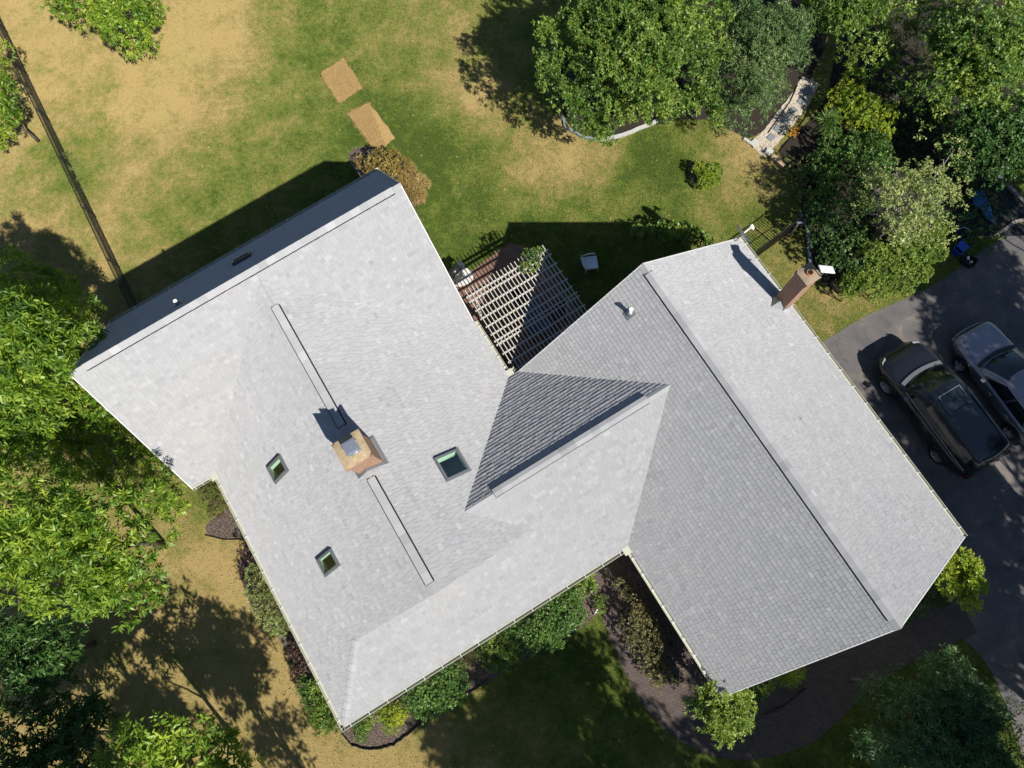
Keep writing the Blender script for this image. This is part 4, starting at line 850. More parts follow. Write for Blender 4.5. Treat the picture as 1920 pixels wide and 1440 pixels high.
# ------------------------------------------------------------------ cars
def grid_mesh(m, rows, mi=0, close=False):
    n = len(rows[0]); vs = [p for r in rows for p in r]
    m.mesh(vs, [(j * n + i, j * n + (i + 1) % n, (j + 1) * n + (i + 1) % n, (j + 1) * n + i) for j in range(len(rows) - 1) for i in range(n if close else n - 1)], mi, True)
def car(label, cat, nose, tail, nz, tz, L, Wd, S, paint, group, suv):
    P = G(*nose, nz); Q = G(*tail, tz); d = P - Q; yaw = math.atan2(d.y, d.x); c = (P + Q) / 2
    root = empty('parked_car', (c.x, c.y, 0), yaw, label, cat, group)      # +x is forwards
    hw = Wd / 2; hood, belt, roof = S['hood'], S['belt'], S['roof']
    st = [(L / 2, .58, .50, .52), (L / 2 - .03, .70, .40, .66), (L / 2 - .14, .84, .30, .80), (L / 2 - .45, .95, .26, hood - .08), (L / 2 - .9, .985, .24, hood - .02), (S['ws0'] + .15, 1.0, .24, hood + .03), (S['ws0'] - .3, 1.0, .24, belt),
          (0, 1.0, .24, belt), (-L / 4, 1.0, .24, belt + .01), (S['rw0'] + .25, .99, .26, belt + .02), (-L / 2 + .35, .95, .30, S['deck']), (-L / 2 + .1, .90, .34, S['deck'] - .03), (-L / 2 + .02, .80, .40, S['deck'] - .16), (-L / 2, .72, .5, S['deck'] - .35)]
    rows = []
    for x, k, zb_, zt_ in st:
        w_ = hw * k; mid = (zb_ + zt_) / 2; r = [(x, 0, zb_)]
        prof = [(.80, zb_), (.95, zb_ + .06), (.99, mid - .1 * (zt_ - zb_)), (1.0, mid + .12 * (zt_ - zb_)), (.975, zt_ - .14 * (zt_ - zb_)), (.90, zt_ - .03), (.72, zt_ + .012), (.36, zt_ + .025), (0, zt_ + .03)]
        r = [(x, -w_ * a, b) for a, b in prof] + [(x, w_ * a, b) for a, b in prof[-2::-1]]; rows.append(r)
    m = MB(); grid_mesh(m, rows, 0, True); m.poly(rows[0]); m.poly(rows[-1][::-1])
    b = m.build('body', paint, root, uv=False); sb = b.modifiers.new('s', 'SUBSURF'); sb.levels = sb.render_levels = 2
    # greenhouse: painted frame with rounded edges, glass panels set just proud
    def ring(x0, yb, z0, k=1.0): return (x0, yb, z0)
    B0 = [(S['ws0'], hw * .86), (S['ws1'], hw * .70), (S['rf1'], hw * .70), (S['rw0'], hw * .84)]
    sec = []
    for f in (0, .25, .5, .75, 1):
        x0 = S['ws0'] + (S['ws1'] - S['ws0']) * f; x1 = S['rw0'] + (S['rf1'] - S['rw0']) * f; y = hw * (.90 - .20 * f - .03 * f * f); z = belt - .04 + (roof - .03 - belt + .04) * (1 - (1 - f) ** 1.25)
        sec.append((x0, x1, y, z))
    rows = []
    for x0, x1, y, z in sec:
        r = []; n = 10
        for i in range(n + 1): t = i / n * 2 - 1; r.append((x0 + .16 * (1 - t * t), y * t * .96, z))
        r += [(x0 + (x1 - x0) * t, y, z) for t in (.12, .35, .6, .85)]
        for i in range(n + 1): t = 1 - i / n * 2; r.append((x1 - .10 * (1 - t * t), y * t * .96, z))
        r += [(x0 + (x1 - x0) * t, -y, z) for t in (.85, .6, .35, .12)]; rows.append(r)
    x0, x1, y, z = sec[-1]
    for ins, dz in ((.06, .022), (.25, .04), (.5, .05)):
        cx = (x0 + x1) / 2; rows.append([(cx + (px_ - cx) * (1 - ins), py_ * (1 - ins), z + dz) for px_, py_, _ in rows[4]])
    m = MB(); grid_mesh(m, rows, 0, True); m.poly(rows[-1]); m.build('cabin', paint, root, uv=False)
    def panel(name, f0, f1, idx, mat=SGLASS, off=.006):
        m = MB()
        def P_(i, f): a = min(int(f * 4), 3); t = f * 4 - a; p, q = Vector(rows[a][i]), Vector(rows[a + 1][i]); return p.lerp(q, t)
        rr_ = []
        for f in [f0 + (f1 - f0) * k / 4 for k in range(5)]:
            row = []
            for i in idx:
                p = P_(i % len(rows[0]), f); cdir = Vector((p.x - (x0 + x1) / 2, p.y * 3, 0)).normalized() if name != 'side_window' else Vector((0, 1 if p.y > 0 else -1, 0)); row.append(p + (cdir + Vector((0, 0, .6))).normalized() * off * 1.6)
            rr_.append(row)
        grid_mesh(m, rr_, 0); return m.build(name, mat, root, uv=False)
    N_ = 11; panel('windshield', .06, .93, range(1, N_ - 1)); panel('rear_window', .15, .88, range(16, 25))
    # side windows as quads between pillars
    for s, base in ((1, 11), (-1, 26)):
        for t0, t1 in S['wins']:
            m = MB(); rr_ = []
            for f in (.10, .4, .66, .90):
                a = min(int(f * 4), 3); t = f * 4 - a; A_, B_ = sec[a], sec[a + 1]; xa = A_[0] + (B_[0] - A_[0]) * t; xb = A_[1] + (B_[1] - A_[1]) * t; y = A_[2] + (B_[2] - A_[2]) * t + .008; z = A_[3] + (B_[3] - A_[3]) * t
                rr_.append([(xa + (xb - xa) * (t0 + (t1 - t0) * q / 3), s * y, z) for q in range(4)])
            grid_mesh(m, rr_, 0); m.build('side_window', SGLASS, root, uv=False)
        m = MB(); xa, xb, y, z = sec[0]; m.tube([(xa - .15, s * (y + .012), z + .05), ((xa + xb) / 2, s * (y + .014), z + .05), (xb + .25, s * (y + .012), z + .05)], .011, 6); m.build('window_trim', STEEL if S['chrome'] else DARKMET, root, uv=False)
        if S['rails']: m = MB(); xa, xb, y, z = sec[-1]; m.tube([(xa - .15, s * y * .97, z), (xa - .3, s * y * .95, z + .07), (xb + .3, s * y * .95, z + .07), (xb + .12, s * y * .97, z)], .018, 6); m.build('roof_rail', S['railmat'], root, uv=False)
        m = MB(); xm = S['ws0'] - .35; m.tube([(xm, s * hw * .92, belt), (xm + .02, s * (hw + .04), belt + .06)], .025, 6); mm = m; pts = [(xm - .06, s * (hw + .02)), (xm + .10, s * (hw + .03)), (xm + .07, s * (hw + .19)), (xm - .05, s * (hw + .17))]
        m.prism(pts if s > 0 else pts[::-1], belt - .03, belt + .13); m.build('mirror', S['mirror'], root, uv=False)
        m = MB(); hx = L / 2 - .17; pts = [(hx - .25, s * hw * .90), (hx - .02, s * hw * .80), (hx + .10, s * hw * .60), (hx - .02, s * hw * .62), (hx - .2, s * hw * .76)]; m.prism(pts if s < 0 else pts[::-1], .60, .795 if suv else .70); m.build('headlight', plain('lamp_lens', (.45, .47, .5), .08, .3, .1, 4, .8), root, uv=False)
        m = MB(); m.box((-L / 2 + .1, s * hw * .80, S['deck'] - .2), (.14, .22, .28)); m.build('tail_light', plain('tail_lens', (.07, .008, .008), .25), root, uv=False)
        for wx in S['wheels']:
            wr, ww = S['wr'], .24; t_ = MB(); yc = s * (hw - .085); prof = [(wr * .62, -ww / 2), (wr * .93, -ww / 2), (wr, -ww / 2 + .04), (wr, ww / 2 - .04), (wr * .93, ww / 2), (wr * .62, ww / 2)]
            n = 28; rws = [[(wx + r_ * math.cos(2 * math.pi * i / n), yc + o_, wr + r_ * math.sin(2 * math.pi * i / n)) for i in range(n)] for r_, o_ in prof]; grid_mesh(t_, rws, 0, True); wl = t_.build('wheel', plain('tyre_rubber', (.02, .02, .021), .85), root, uv=False)
            m = MB()
            for k in range(10 if suv else 5):
                a = 2 * math.pi * k / (10 if suv else 5); m.bar((wx + .05 * math.cos(a), yc + s * ww * .42, wr + .05 * math.sin(a)), (wx + wr * .62 * math.cos(a), yc + s * ww * .46, wr + wr * .62 * math.sin(a)), .03, .045 if suv else .07, Vector((0, 1, 0)))
            m.tube([(wx, yc + s * ww * .3, wr), (wx, yc + s * ww * .48, wr)], .06, 10); rws = [[(wx + r_ * math.cos(2 * math.pi * i / n), yc + s * o_, wr + r_ * math.sin(2 * math.pi * i / n)) for i in range(n)] for r_, o_ in ((wr * .64, ww * .5), (wr * .58, ww * .46), (wr * .56, 0))]; grid_mesh(m, rws, 0, True); rim = m.build('rim', STEEL, uv=False); rim.parent = wl
            m = MB(); rws = [[(wx + r_ * math.cos(math.pi * i / 16), s * (hw * 1.0 + o_), wr + r_ * math.sin(math.pi * i / 16)) for i in range(17)] for r_, o_ in ((wr + .07, -.02), (wr + .065, .012), (wr + .03, .012), (wr + .02, -.05))]; grid_mesh(m, rws, 0); m.build('wheel_arch', BLACK, root, uv=False)
    m = MB(); xa = S['ws0'] + .12
    for s in (0, 1): m.bar((xa + .03, -hw * .62 + s * hw * .75, belt + .04), (xa - .08, -hw * .05 + s * hw * .72, belt + .085), .018, .015); m.build('wiper', BLACK, root, uv=False); m = MB()
    m = MB(); r_ = [(xa + .08 + .13 * (1 - t * t), hw * .84 * t, belt - .015 + .03 * (1 - t * t)) for t in [i / 8 - 1 for i in range(17)]]; grid_mesh(m, [r_, [(x - .14, y * .98, z + .045) for x, y, z in r_]]); m.build('cowl', S['cowl'], root, uv=False)
    for s in (-1, 1):
        m = MB()
        for xs_ in S['seams']: m.tube([(xs_, s * (hw * 1.0 + .001), .40), (xs_ - .02, s * (hw * 1.0 + .003), (belt + .35) / 2), (xs_ - .03, s * hw * .985, belt - .08)], .006, 4)
        m.tube([(S['seams'][0], s * (hw + .001), .42), (S['seams'][-1], s * (hw + .001), .42)], .005, 4); m.build('door_seam', VENTDARK, root, uv=False)
        for xs_ in S['seams'][1:]: m = MB(); m.tube([(xs_ + .10, s * (hw + .012), belt - .17), (xs_ + .26, s * (hw + .014), belt - .17)], .014, 6); m.build('door_handle', S['railmat'], root, uv=False)
        m = MB(); m.tube([(L / 2 - .28, s * hw * .62, hood - .05 + .0), (S['ws0'] + .45, s * hw * .80, hood + .035)], .006, 4); m.build('hood_seam', VENTDARK, root, uv=False)
    m = MB(); m.box((L / 2 - .02, 0, .60), (.05, Wd * .42, .14)); m.build('grille', BLACK, root, uv=False)
    m = MB(); m.tube([(L / 2 - .10, -hw * .78, .50), (L / 2 + .005, -hw * .5, .47), (L / 2 + .03, 0, .46), (L / 2 + .005, hw * .5, .47), (L / 2 - .10, hw * .78, .50)], .05, 8); m.build('bumper', paint, root, uv=False)
    if S.get('sunroof'):
        x_, y_ = S['sunroof']; m = MB(); m.box((x_, 0, roof + .012), (.62, y_, .012)); m.build('sunroof', SGLASS, root, uv=False)
        m = MB(); [m.bar(p, q, .018, .012) for p, q in (((x_ + .33, -y_ / 2, roof + .02), (x_ + .33, y_ / 2, roof + .02)), ((x_ - .33, -y_ / 2, roof + .014), (x_ - .33, y_ / 2, roof + .014)), ((x_ - .33, y_ / 2, roof + .014), (x_ + .33, y_ / 2, roof + .02)), ((x_ - .33, -y_ / 2, roof + .014), (x_ + .33, -y_ / 2, roof + .02)))]; m.build('sunroof_trim', GREYMET, root, uv=False)
    return root
PBLK = plain('black_car_paint', (.012, .014, .019), .16, .0, .05, 2, .5, .8); PSIL = plain('warm_grey_car_paint', (.32, .30, .32), .25, .6, .04, 2, .5, .8)
car('black sport utility vehicle with a sunroof parked nearest the garage', 'car', (1689, 664), (1847, 862), .75, 1.05, 5.0, 1.98, dict(hood=1.04, belt=1.12, roof=1.80, deck=1.16, ws0=1.18, ws1=.42, rf1=-2.10, rw0=-2.42, wins=[(.10, .36), (.39, .66), (.69, .90)], chrome=True, rails=True, railmat=DARKMET, mirror=PBLK, wheels=(1.52, -1.42), wr=.385, cowl=GREYMET, sunroof=(.05, .85), seams=(1.02, .02, -1.0)), PBLK, 'cars on the driveway', True)
car('warm grey sedan parked at the right edge beside the black vehicle', 'car', (1822, 622), (1985, 822), .62, .95, 4.85, 1.86, dict(hood=.84, belt=.93, roof=1.44, deck=1.02, ws0=.98, ws1=.12, rf1=-1.15, rw0=-1.85, wins=[(.08, .45), (.48, .84)], chrome=True, rails=False, railmat=STEEL, mirror=PSIL, wheels=(1.45, -1.40), wr=.34, cowl=BLACK, seams=(.95, -.05, -1.0)), PSIL, 'cars on the driveway', False)

# ------------------------------------------------------------------ the fabric-covered patch, tarp, bins by the driveway
fb = sheet('ground_cloth', [(1792, 405), (1800, 375), (1838, 335), (1868, 325), (1925, 372), (2010, 420), (1990, 440), (1860, 444), (1812, 446)], .014, plain('black_ground_cloth', (.018, .02, .026), .8, 0, .3, 3), 0, 0, label='black ground cloth spread beside the driveway under the trees', cat='ground cloth')
m = MB(); o = [G(x, y, .03) for x, y in ((1822, 362), (1840, 358), (1852, 378), (1858, 400), (1862, 420), (1845, 408), (1835, 392), (1822, 385))]
r = random.Random(9); c = sum(o, Vector()) / len(o); rings = [[c.lerp(p, k / 6) for p in [o[i].lerp(o[(i + 1) % 8], t / 3) for i in range(8) for t in range(3)]] for k in range(1, 7)]
for k, rg in enumerate(rings): rings[k] = [(p.x, p.y, .05 + (.16 * abs(math.sin(p.x * 5 + p.y * 7)) + r.uniform(0, .08)) * (1 - .6 * (k / 5) ** 2)) for p in rg]
grid_mesh(m, rings, 0, True); m.poly(rings[0]); m.build('tarp', plain('blue_tarp', (.05, .17, .36), .45, 0, .15, 5, .4), uv=False, label='crumpled blue tarp on the black ground cloth', cat='tarp')
edging([(1855, 325), (1880, 340), (1900, 362), (1925, 388)], 'grey weathered log along the far edge of the black ground cloth', 'log', BARKL, .13, .12, .01, name='border_log')
edging([(1862, 444), (1880, 432), (1900, 418), (1930, 410)], 'pale timber edge between the ground cloth and the driveway', 'timber edge', BARKL, .12, .08, .02, name='timber_edge')
edging([(1790, 402), (1800, 425), (1812, 447), (1862, 443)], 'thin pale cord around the near corner of the ground cloth', 'cord', BARKL, .015, .03, .005, name='cord')
hm = empty('folding_cot', G(1822, 405), 0, 'narrow green net frame lying folded on the ground cloth', 'net frame'); m = MB(); hp = [G(1798, 415, .1), G(1808, 405, .14), G(1826, 396, .16), G(1830, 405, .16), G(1815, 410, .12)]; m.tube(hp + [hp[0]], .015, 6); under(hm, m, 'frame', LG_PALE and plain('olive_frame', (.25, .28, .16), .6), uv=False); m = MB(); m.poly([p - Vector((0, 0, .01)) for p in hp]); under(hm, m, 'net', plain('green_net', (.05, .09, .05), .8), uv=False)
def bin_(px, py, sx, sy, h, mat, lidmat, label, ang=.6, name='storage_bin', lid=True):
    r = empty(name, G(px, py), ang, label, 'bin'); m = MB(); m.mesh([(i * sx * k, j * sy * k, z) for z, k in ((.0, .85), (h, 1.0)) for i, j in ((-1, -1), (1, -1), (1, 1), (-1, 1))] + [(i * sx * .9, j * sy * .9, z) for z in (h, .04) for i, j in ((-1, -1), (1, -1), (1, 1), (-1, 1))], [(0, 3, 2, 1), (0, 1, 5, 4), (1, 2, 6, 5), (2, 3, 7, 6), (3, 0, 4, 7)] + [(4 + i, 4 + (i + 1) % 4, 8 + (i + 1) % 4, 8 + i) for i in range(4)] + [(8 + i, 8 + (i + 1) % 4, 12 + (i + 1) % 4, 12 + i) for i in range(4)] + [(12, 13, 14, 15)]); m.build('tub', mat, r, uv=False)
    m = MB(); [m.box((0, s * sy * 1.02, h), (sx * 2.1, .03, .03)) for s in (-1, 1)]; [m.box((s * sx * 1.02, 0, h), (.03, sy * 2.1, .03)) for s in (-1, 1)]; m.build('rim', mat, r, uv=False)
    if lid: m = MB(); m.box((sx * .3, 0, h + .03), (sx * 1.5, sy * 2.05, .03)); m.build('lid', lidmat, r, uv=False)
    return r
BLU = plain('blue_plastic', (.02, .07, .42), .35, 0, .08, 4, .4)
bin_(1793, 471, .22, .17, .34, BLU, BLU, 'bright blue recycling bin beside the driveway edge', .7)
b2 = bin_(1811, 493, .24, .17, .3, BLACK, BLACK, 'black storage crate with pale things in it, nearest the driveway', -.6, 'storage_crate', False)
for i, (dx_, dy_, l_) in enumerate(((-.10, .03, 'white bottle lying in the black crate, the longer one'), (.08, -.03, 'small pale yellow jar standing in the black crate'))):
    c = Matrix.Rotation(-.6, 3, 'Z') @ Vector((dx_, dy_, 0)) + G(1811, 493); m = MB(); m.tube([c + Vector((0, -.07, .28)), c + Vector((0, .05, .30)), c + Vector((0, .08, .30))] if i == 0 else [c + Vector((0, 0, .05)), c + Vector((0, 0, .3))], [.05, .05, .02] if i == 0 else .05, 10); m.build('bottle' if i == 0 else 'jar', WHITE if i == 0 else plain('pale_yellow', (.6, .55, .3), .5), uv=False, label=l_, cat='bottle' if i == 0 else 'jar')
tb2 = empty('round_tub', G(1796, 443), 0, 'round dark blue tub half under the twiggy tree', 'tub'); m = MB(); n = 20; grid_mesh(m, [[(r_ * math.cos(2 * math.pi * i / n), r_ * math.sin(2 * math.pi * i / n), z) for i in range(n)] for r_, z in ((.2, 0), (.26, .3), (.275, .3), (.275, .32), (.245, .32), (.19, .05))], 0, True); m.poly([(.19 * math.cos(2 * math.pi * i / n), .19 * math.sin(2 * math.pi * i / n), .05) for i in range(n)]); m.build('tub', plain('navy_plastic', (.03, .06, .13), .4), tb2, uv=False); m = MB(); m.tube([(.27, 0, .3), (.2, .1, .42), (0, .16, .46), (-.2, .1, .42), (-.27, 0, .3)], .008, 6); m.build('handle', STEEL, tb2, uv=False)
m = MB(); p = G(1113, 1153, 0); m.tube([p, G(1120, 1143, .55)], .02, 6); m.box(G(1117, 1148, .3), (.07, .03, .25)); m.build('garden_stake', WHITE, uv=False, label='white plant stake leaning in the bed by the front walkway', cat='stake')

# ------------------------------------------------------------------ short grass over the lawn
def inside(P, X, Y):
    r = np.zeros(len(X), bool); n = len(P)
    for i in range(n):
        (x0, y0), (x1, y1) = P[i], P[(i + 1) % n]; c = ((y0 > Y) != (y1 > Y)); r ^= c & (X < (x1 - x0) * (Y - y0) / ((y1 - y0) + 1e-12) + x0)
    return r
NB = 420000
bx = rng.uniform(-25.5, 20.5, NB); by = rng.uniform(-8.5, 24.5, NB)
bad = np.zeros(NB, bool)
FP = [[(uww, vS), (uwe, vS), (uwe, vN), (uww, vN)], [(umw, vse), (uww, vse), (uww, vnb), (ume, vnb), (ume, ves), (umw, ves)], [(uEw, ves), (uEe, ves), (uEe, ven), (uEw, ven)]]
for f in FP: bad |= inside([tuple(W(*q).xy) for q in f], bx, by)
for o in COL.objects:
    if o.type == 'MESH' and o.get('kind') == 'structure' and o.name.split('.')[0] != 'ground':
        vs = o.data.vertices
        for p in o.data.polygons: bad |= inside([tuple(vs[i].co.xy) for i in p.vertices], bx, by)
for q in STRAWP: bad |= inside(q, bx, by)
bx, by = bx[~bad], by[~bad]; dv = np.array([dry_at(float(x), float(y)) for x, y in zip(bx[::1], by[::1])])
keep = rng.random(len(bx)) < np.clip(1.15 - .75 * dv, .35, 1); bx, by, dv = bx[keep], by[keep], dv[keep]; n = len(bx)
D = rng.normal(0, 1, (n, 3)); D[:, 2] = np.abs(D[:, 2]) * .5 + .35; D = nrm(D); Lb = rng.uniform(.05, .11, n)
leaf_mesh('grass', np.stack([bx, by, np.full(n, .0)], 1), D, Lb, np.full(n, .016), LAWNB, rnd=np.clip(dv + rng.normal(0, .20, n), 0, 1), kind='stuff', label=None)
bpy.data.objects['grass']['label'] = 'short patchy lawn grass, green and straw-dry'

k_ = rng.random(len(bx)) < .004; fx, fy = bx[k_], by[k_]; n = len(fx)
leaf_mesh('fallen_leaves', np.stack([fx, fy, np.full(n, .03)], 1), nrm(rng.normal(0, 1, (n, 3)) * np.array([1, 1, .15])), rng.uniform(.06, .11, n), rng.uniform(.03, .06, n), LG_GOLD, kind='stuff'); bpy.data.objects['fallen_leaves']['label'] = 'dry fallen leaves scattered over the lawn'
pp = hitplane(1500, 787, PEE[0] + PEE[1] * .03, PEE[1]); qq = hitplane(1503, 783, PEE[0] + PEE[1] * .04, PEE[1]); m = MB(); m.tube([pp, pp.lerp(qq, .5) + Vector((0, 0, .02)), qq], .008, 5); m.build('twig', BARK, uv=False, label='tiny dark twig lying on the sunny east slope of the garage roof', cat='twig')
#PLANTS

# ------------------------------------------------------------------ trees on the west side
G1 = 'yellow-green trees along the west side'
KW = dict(gaps2=.9, L=.20, Wd=.055, k=8, twig=.14, spread=1.0, rmin=.26, rmax=.42)
tree('deciduous_tree', 'yellow-green leafy tree nearest the north-west corner of the house, beside the wire fence', 'tree', 72, 628, 5.2, 1.5, 1.2, LG_BRIGHT, n=9, group=G1, seed=21, dens=1.5,
     extra=[(25, 600, 6, .8), (75, 612, 6.2, .8), (128, 598, 5.2, .45), (150, 640, 5.4, .7), (60, 655, 6.6, .9), (15, 690, 6.6, .8), (95, 672, 6.2, .5), (152, 596, 4.4, .3), (175, 572, 3.6, .25), (28, 560, 3.2, .8), (120, 575, 3, .5), (-20, 640, 6, .9), (-30, 600, 7.5, 1.1), (-10, 660, 8, 1.2), (40, 640, 8.2, .9), (80, 640, 8, .8), (60, 690, 8.2, .9), (80, 705, 7.6, .5), (20, 620, 8.2, 1.0), (-60, 560, 6.5, 1.2), (60, 530, 2.2, .8), (110, 545, 1.8, .7), (20, 510, 2.2, .8)], **KW)
tree('deciduous_tree', 'leafy tree against the west corner of the house with bright tufts reaching the roof edge', 'tree', 145, 785, 2.5, 1.2, .7, LG_BRIGHT, n=8, group=G1, seed=22, dens=1.0,
     extra=[(150, 705, 5, .7), (185, 740, 5, .7), (120, 740, 5, .6), (210, 790, 3, .5), (160, 775, 4, .6), (248, 822, 2.6, .35), (270, 850, 2.2, .4), (215, 760, 3.0, .35), (150, 860, 2.6, .9), (230, 880, 2.4, .9), (300, 890, 2.2, .5), (110, 850, 3, .7), (315, 925, 2.2, .35)], **KW)
tree('deciduous_tree', 'tree at the left photo edge with two tufts above the largest yellow crown', 'tree', 25, 800, 5.5, 1.5, 1.3, LG_BRIGHT, n=7, group=G1, seed=23, dens=1.0,
     extra=[(25, 745, 6.2, .8), (55, 790, 6.4, .8), (20, 840, 6.4, .9), (62, 822, 6, .6), (-30, 800, 6, 1), (95, 790, 5, .5)], **KW)
tree('deciduous_tree', 'largest yellow-green tree, its broad crown filling the left edge below the house corner', 'tree', 100, 1020, 6.2, 2.2, 1.3, LG_BRIGHT, n=10, group=G1, seed=24, dens=1.0,
     extra=[(20, 960, 8, 1.0), (80, 975, 8, .9), (130, 1010, 8, .9), (40, 1040, 8, 1.0), (100, 1070, 7.6, .8), (160, 985, 7.4, .8), (195, 1030, 7.2, .8), (175, 1075, 7, .8), (225, 965, 6.4, .7), (270, 950, 6, .7), (318, 948, 3.2, .42), (345, 932, 2.7, .3), (300, 1000, 4.6, .5), (250, 1045, 6.6, .7), (215, 1100, 6.6, .7), (270, 1085, 6, .5), (235, 1135, 6, .5), (285, 1120, 5.6, .3), (165, 1120, 6.6, .5), (-40, 1000, 8, 1.2), (10, 1090, 7, .8)], **KW)
tree('deciduous_tree', 'dark shaded tree in the lower left, between the largest crown and the bottom tufts', 'tree', 60, 1230, 3.2, 1.9, 1.0, LG_DARK, n=16, group=G1, seed=25, dens=.9, extra=[(120, 1180, 3.2, .6), (30, 1160, 3.6, .8), (105, 1290, 3, .6), (20, 1320, 3, .7), (130, 1235, 2.2, .4)], **KW)  # darker leaf material paints the shade on this tree into its colour
KW2 = dict(KW); KW2.update(L=.24, Wd=.075)
tree('deciduous_tree', 'tree with large bright pointed leaves along the bottom edge left of the front lawn', 'tree', 330, 1440, 4.0, 1.6, .9, LG_BRIGHT, n=8, group=G1, seed=26, dens=.9,
     extra=[(215, 1400, 4.6, .5), (260, 1385, 4.8, .5), (310, 1378, 5, .55), (360, 1372, 5, .45), (385, 1395, 4.8, .5), (330, 1420, 5, .7), (270, 1430, 4.8, .6), (430, 1405, 4, .4), (460, 1425, 3.6, .4), (400, 1440, 4.4, .6), (410, 1368, 3, .35)], **KW2)
tree('deciduous_tree', 'dim green tree in the bottom left corner of the photo', 'tree', 110, 1410, 3.2, 1.9, .9, LG_DARK, n=16, group=G1, seed=27, dens=.9, extra=[(170, 1345, 2.6, .5), (60, 1350, 3, .6), (190, 1425, 3.4, .6)], **KW2)  # shade on this crown is likewise put into the dark leaf colour
tree('deciduous_tree', 'bright bushy tree cut by the top edge, on the dry lawn in the north-west', 'tree', 215, 5, 3.0, 1.6, .9, LG_BRIGHT, n=8, group='young trees at the lawn edge', seed=28, dens=1.1, L=.17, Wd=.06, k=7, twig=.1,
     extra=[(105, 8, 3, .45), (145, 30, 2.6, .45), (195, 20, 3, .6), (240, 25, 3.2, .6), (280, 20, 3, .55), (215, 60, 2.8, .5), (255, 65, 2.8, .5), (285, 60, 2.6, .4), (245, 95, 2.2, .35), (275, 88, 2.2, .35), (120, -15, 3, .5), (298, 25, 2.6, .35)])
tree('deciduous_tree', 'leafy tree at the left photo edge beside the upper wire fence', 'tree', -20, 190, 2.8, 1.2, .9, LG_BRIGHT, n=6, group='young trees at the lawn edge', seed=29, dens=1.1, L=.2, Wd=.055, k=7, twig=.1,
     extra=[(8, 100, 3, .4), (5, 172, 3.2, .45), (20, 195, 3, .4), (5, 225, 3, .45), (10, 255, 2.6, .35), (-10, 130, 3, .4), (-15, 280, 2.4, .3)])

# ------------------------------------------------------------------ trees and shrubs of the north-east
KT = dict(L=.115, Wd=.055, k=7, twig=.12, rmin=.15, rmax=.24, inner=.3, squash=.6)
tree('maple_tree', 'broad green maple over the stone-edged bed, throwing the big shadow on the lawn', 'tree', 1190, 80, 4.6, 3.2, 2.0, LG_MID, n=80, gaps=1.4, group='trees of the north bed', seed=31, dens=1.3, jag=.4,
     extra=[(1030, 60, 5, .5), (1025, 115, 4.8, .5), (1035, 150, 4.6, .5), (1140, 255, 2.4, .35), (1110, 240, 2.8, .4), (1340, 90, 4.6, .5), (1330, 170, 3.8, .45), (1345, 215, 2.6, .35), (1345, 30, 4.6, .5), (1230, 215, 3, .4), (1060, 180, 4.2, .5), (1085, 215, 3.6, .5), (1120, 235, 3, .45), (1160, 200, 4, .6), (1200, 190, 4.2, .6), (1250, 200, 3.6, .5), (1290, 190, 3.4, .5), (1180, 45, 5.6, .8), (1130, 110, 5.4, .7), (1240, 110, 5.6, .8), (1100, 20, 5.4, .7), (1300, 60, 5, .6), (1320, 130, 4.4, .5)], **KT)
tree('grey_green_tree', 'grey-green feathery tree between the broad maple and the gravel path', 'tree', 1430, 90, 3.6, 1.9, 1.5, LG_BLUE, n=40, group='trees of the north bed', seed=32, dens=.9, jag=.3,
     extra=[(1375, 150, 3, .4), (1400, 190, 2.6, .4), (1385, 225, 2.2, .35), (1350, 205, 2.2, .3), (1420, 215, 2, .3), (1440, 150, 3.2, .5), (1470, 100, 3.6, .5), (1490, 50, 4, .5), (1350, 235, 1.6, .3), (1500, 110, 3, .35), (1400, 245, 1.2, .2), (1430, 180, 2.4, .4), (1460, 165, 2.2, .35), (1380, 190, 2.4, .4), (1410, 160, 3, .5), (1365, 100, 3.4, .5), (1455, 195, 1.4, .2)], L=.10, Wd=.035, k=8, twig=.16, rmin=.16, rmax=.27)
tree('maple_tree', 'dark green tree at the top edge right of the grey-green one, over shaded ground', 'tree', 1590, -10, 3.0, 2.0, 1.0, LG_MID, n=30, group='trees of the north bed', seed=33, dens=.6, extra=[(1640, 90, 3.0, .5), (1600, 70, 2.6, .5), (1560, 40, 2.4, .5), (1620, 120, 2, .5), (1660, 140, 2, .5), (1650, 60, 2.4, .6), (1590, 105, 1.8, .4)], L=.12, Wd=.05, k=7, twig=.12)
tree('maple_tree', 'huge mixed green tree filling the top right corner', 'tree', 1835, 100, 3.4, 2.7, 1.4, LG_MID, n=60, gaps=1.3, group='trees of the north bed', seed=34, dens=.8, jag=.35, L=.13, Wd=.07, k=6, twig=.16, rmin=.15, rmax=.26, sub=2,
     extra=[(1690, 30, 2.8, .5), (1675, 105, 2.4, .45), (1715, 150, 2.6, .5), (1760, 60, 4, .6), (1830, 60, 5, .8), (1880, 140, 4.6, .6), (1900, 40, 5, .8), (1740, 215, 2.2, .4), (1700, 200, 1.6, .35), (1790, 240, 2.2, .4), (1720, 30, 2.6, .6), (1745, 80, 2.6, .55), (1700, -20, 3, .6), (1770, 10, 3, .6), (1680, 70, 2.2, .4)])
tree('understory_tree', 'thin dark tree on the right edge between the corner tree and the ground cloth', 'tree', 1860, 265, 2.4, 2.0, .9, LG_DARK, n=34, group='trees of the north bed', seed=35, dens=.8, L=.13, Wd=.06, k=6, twig=.14)
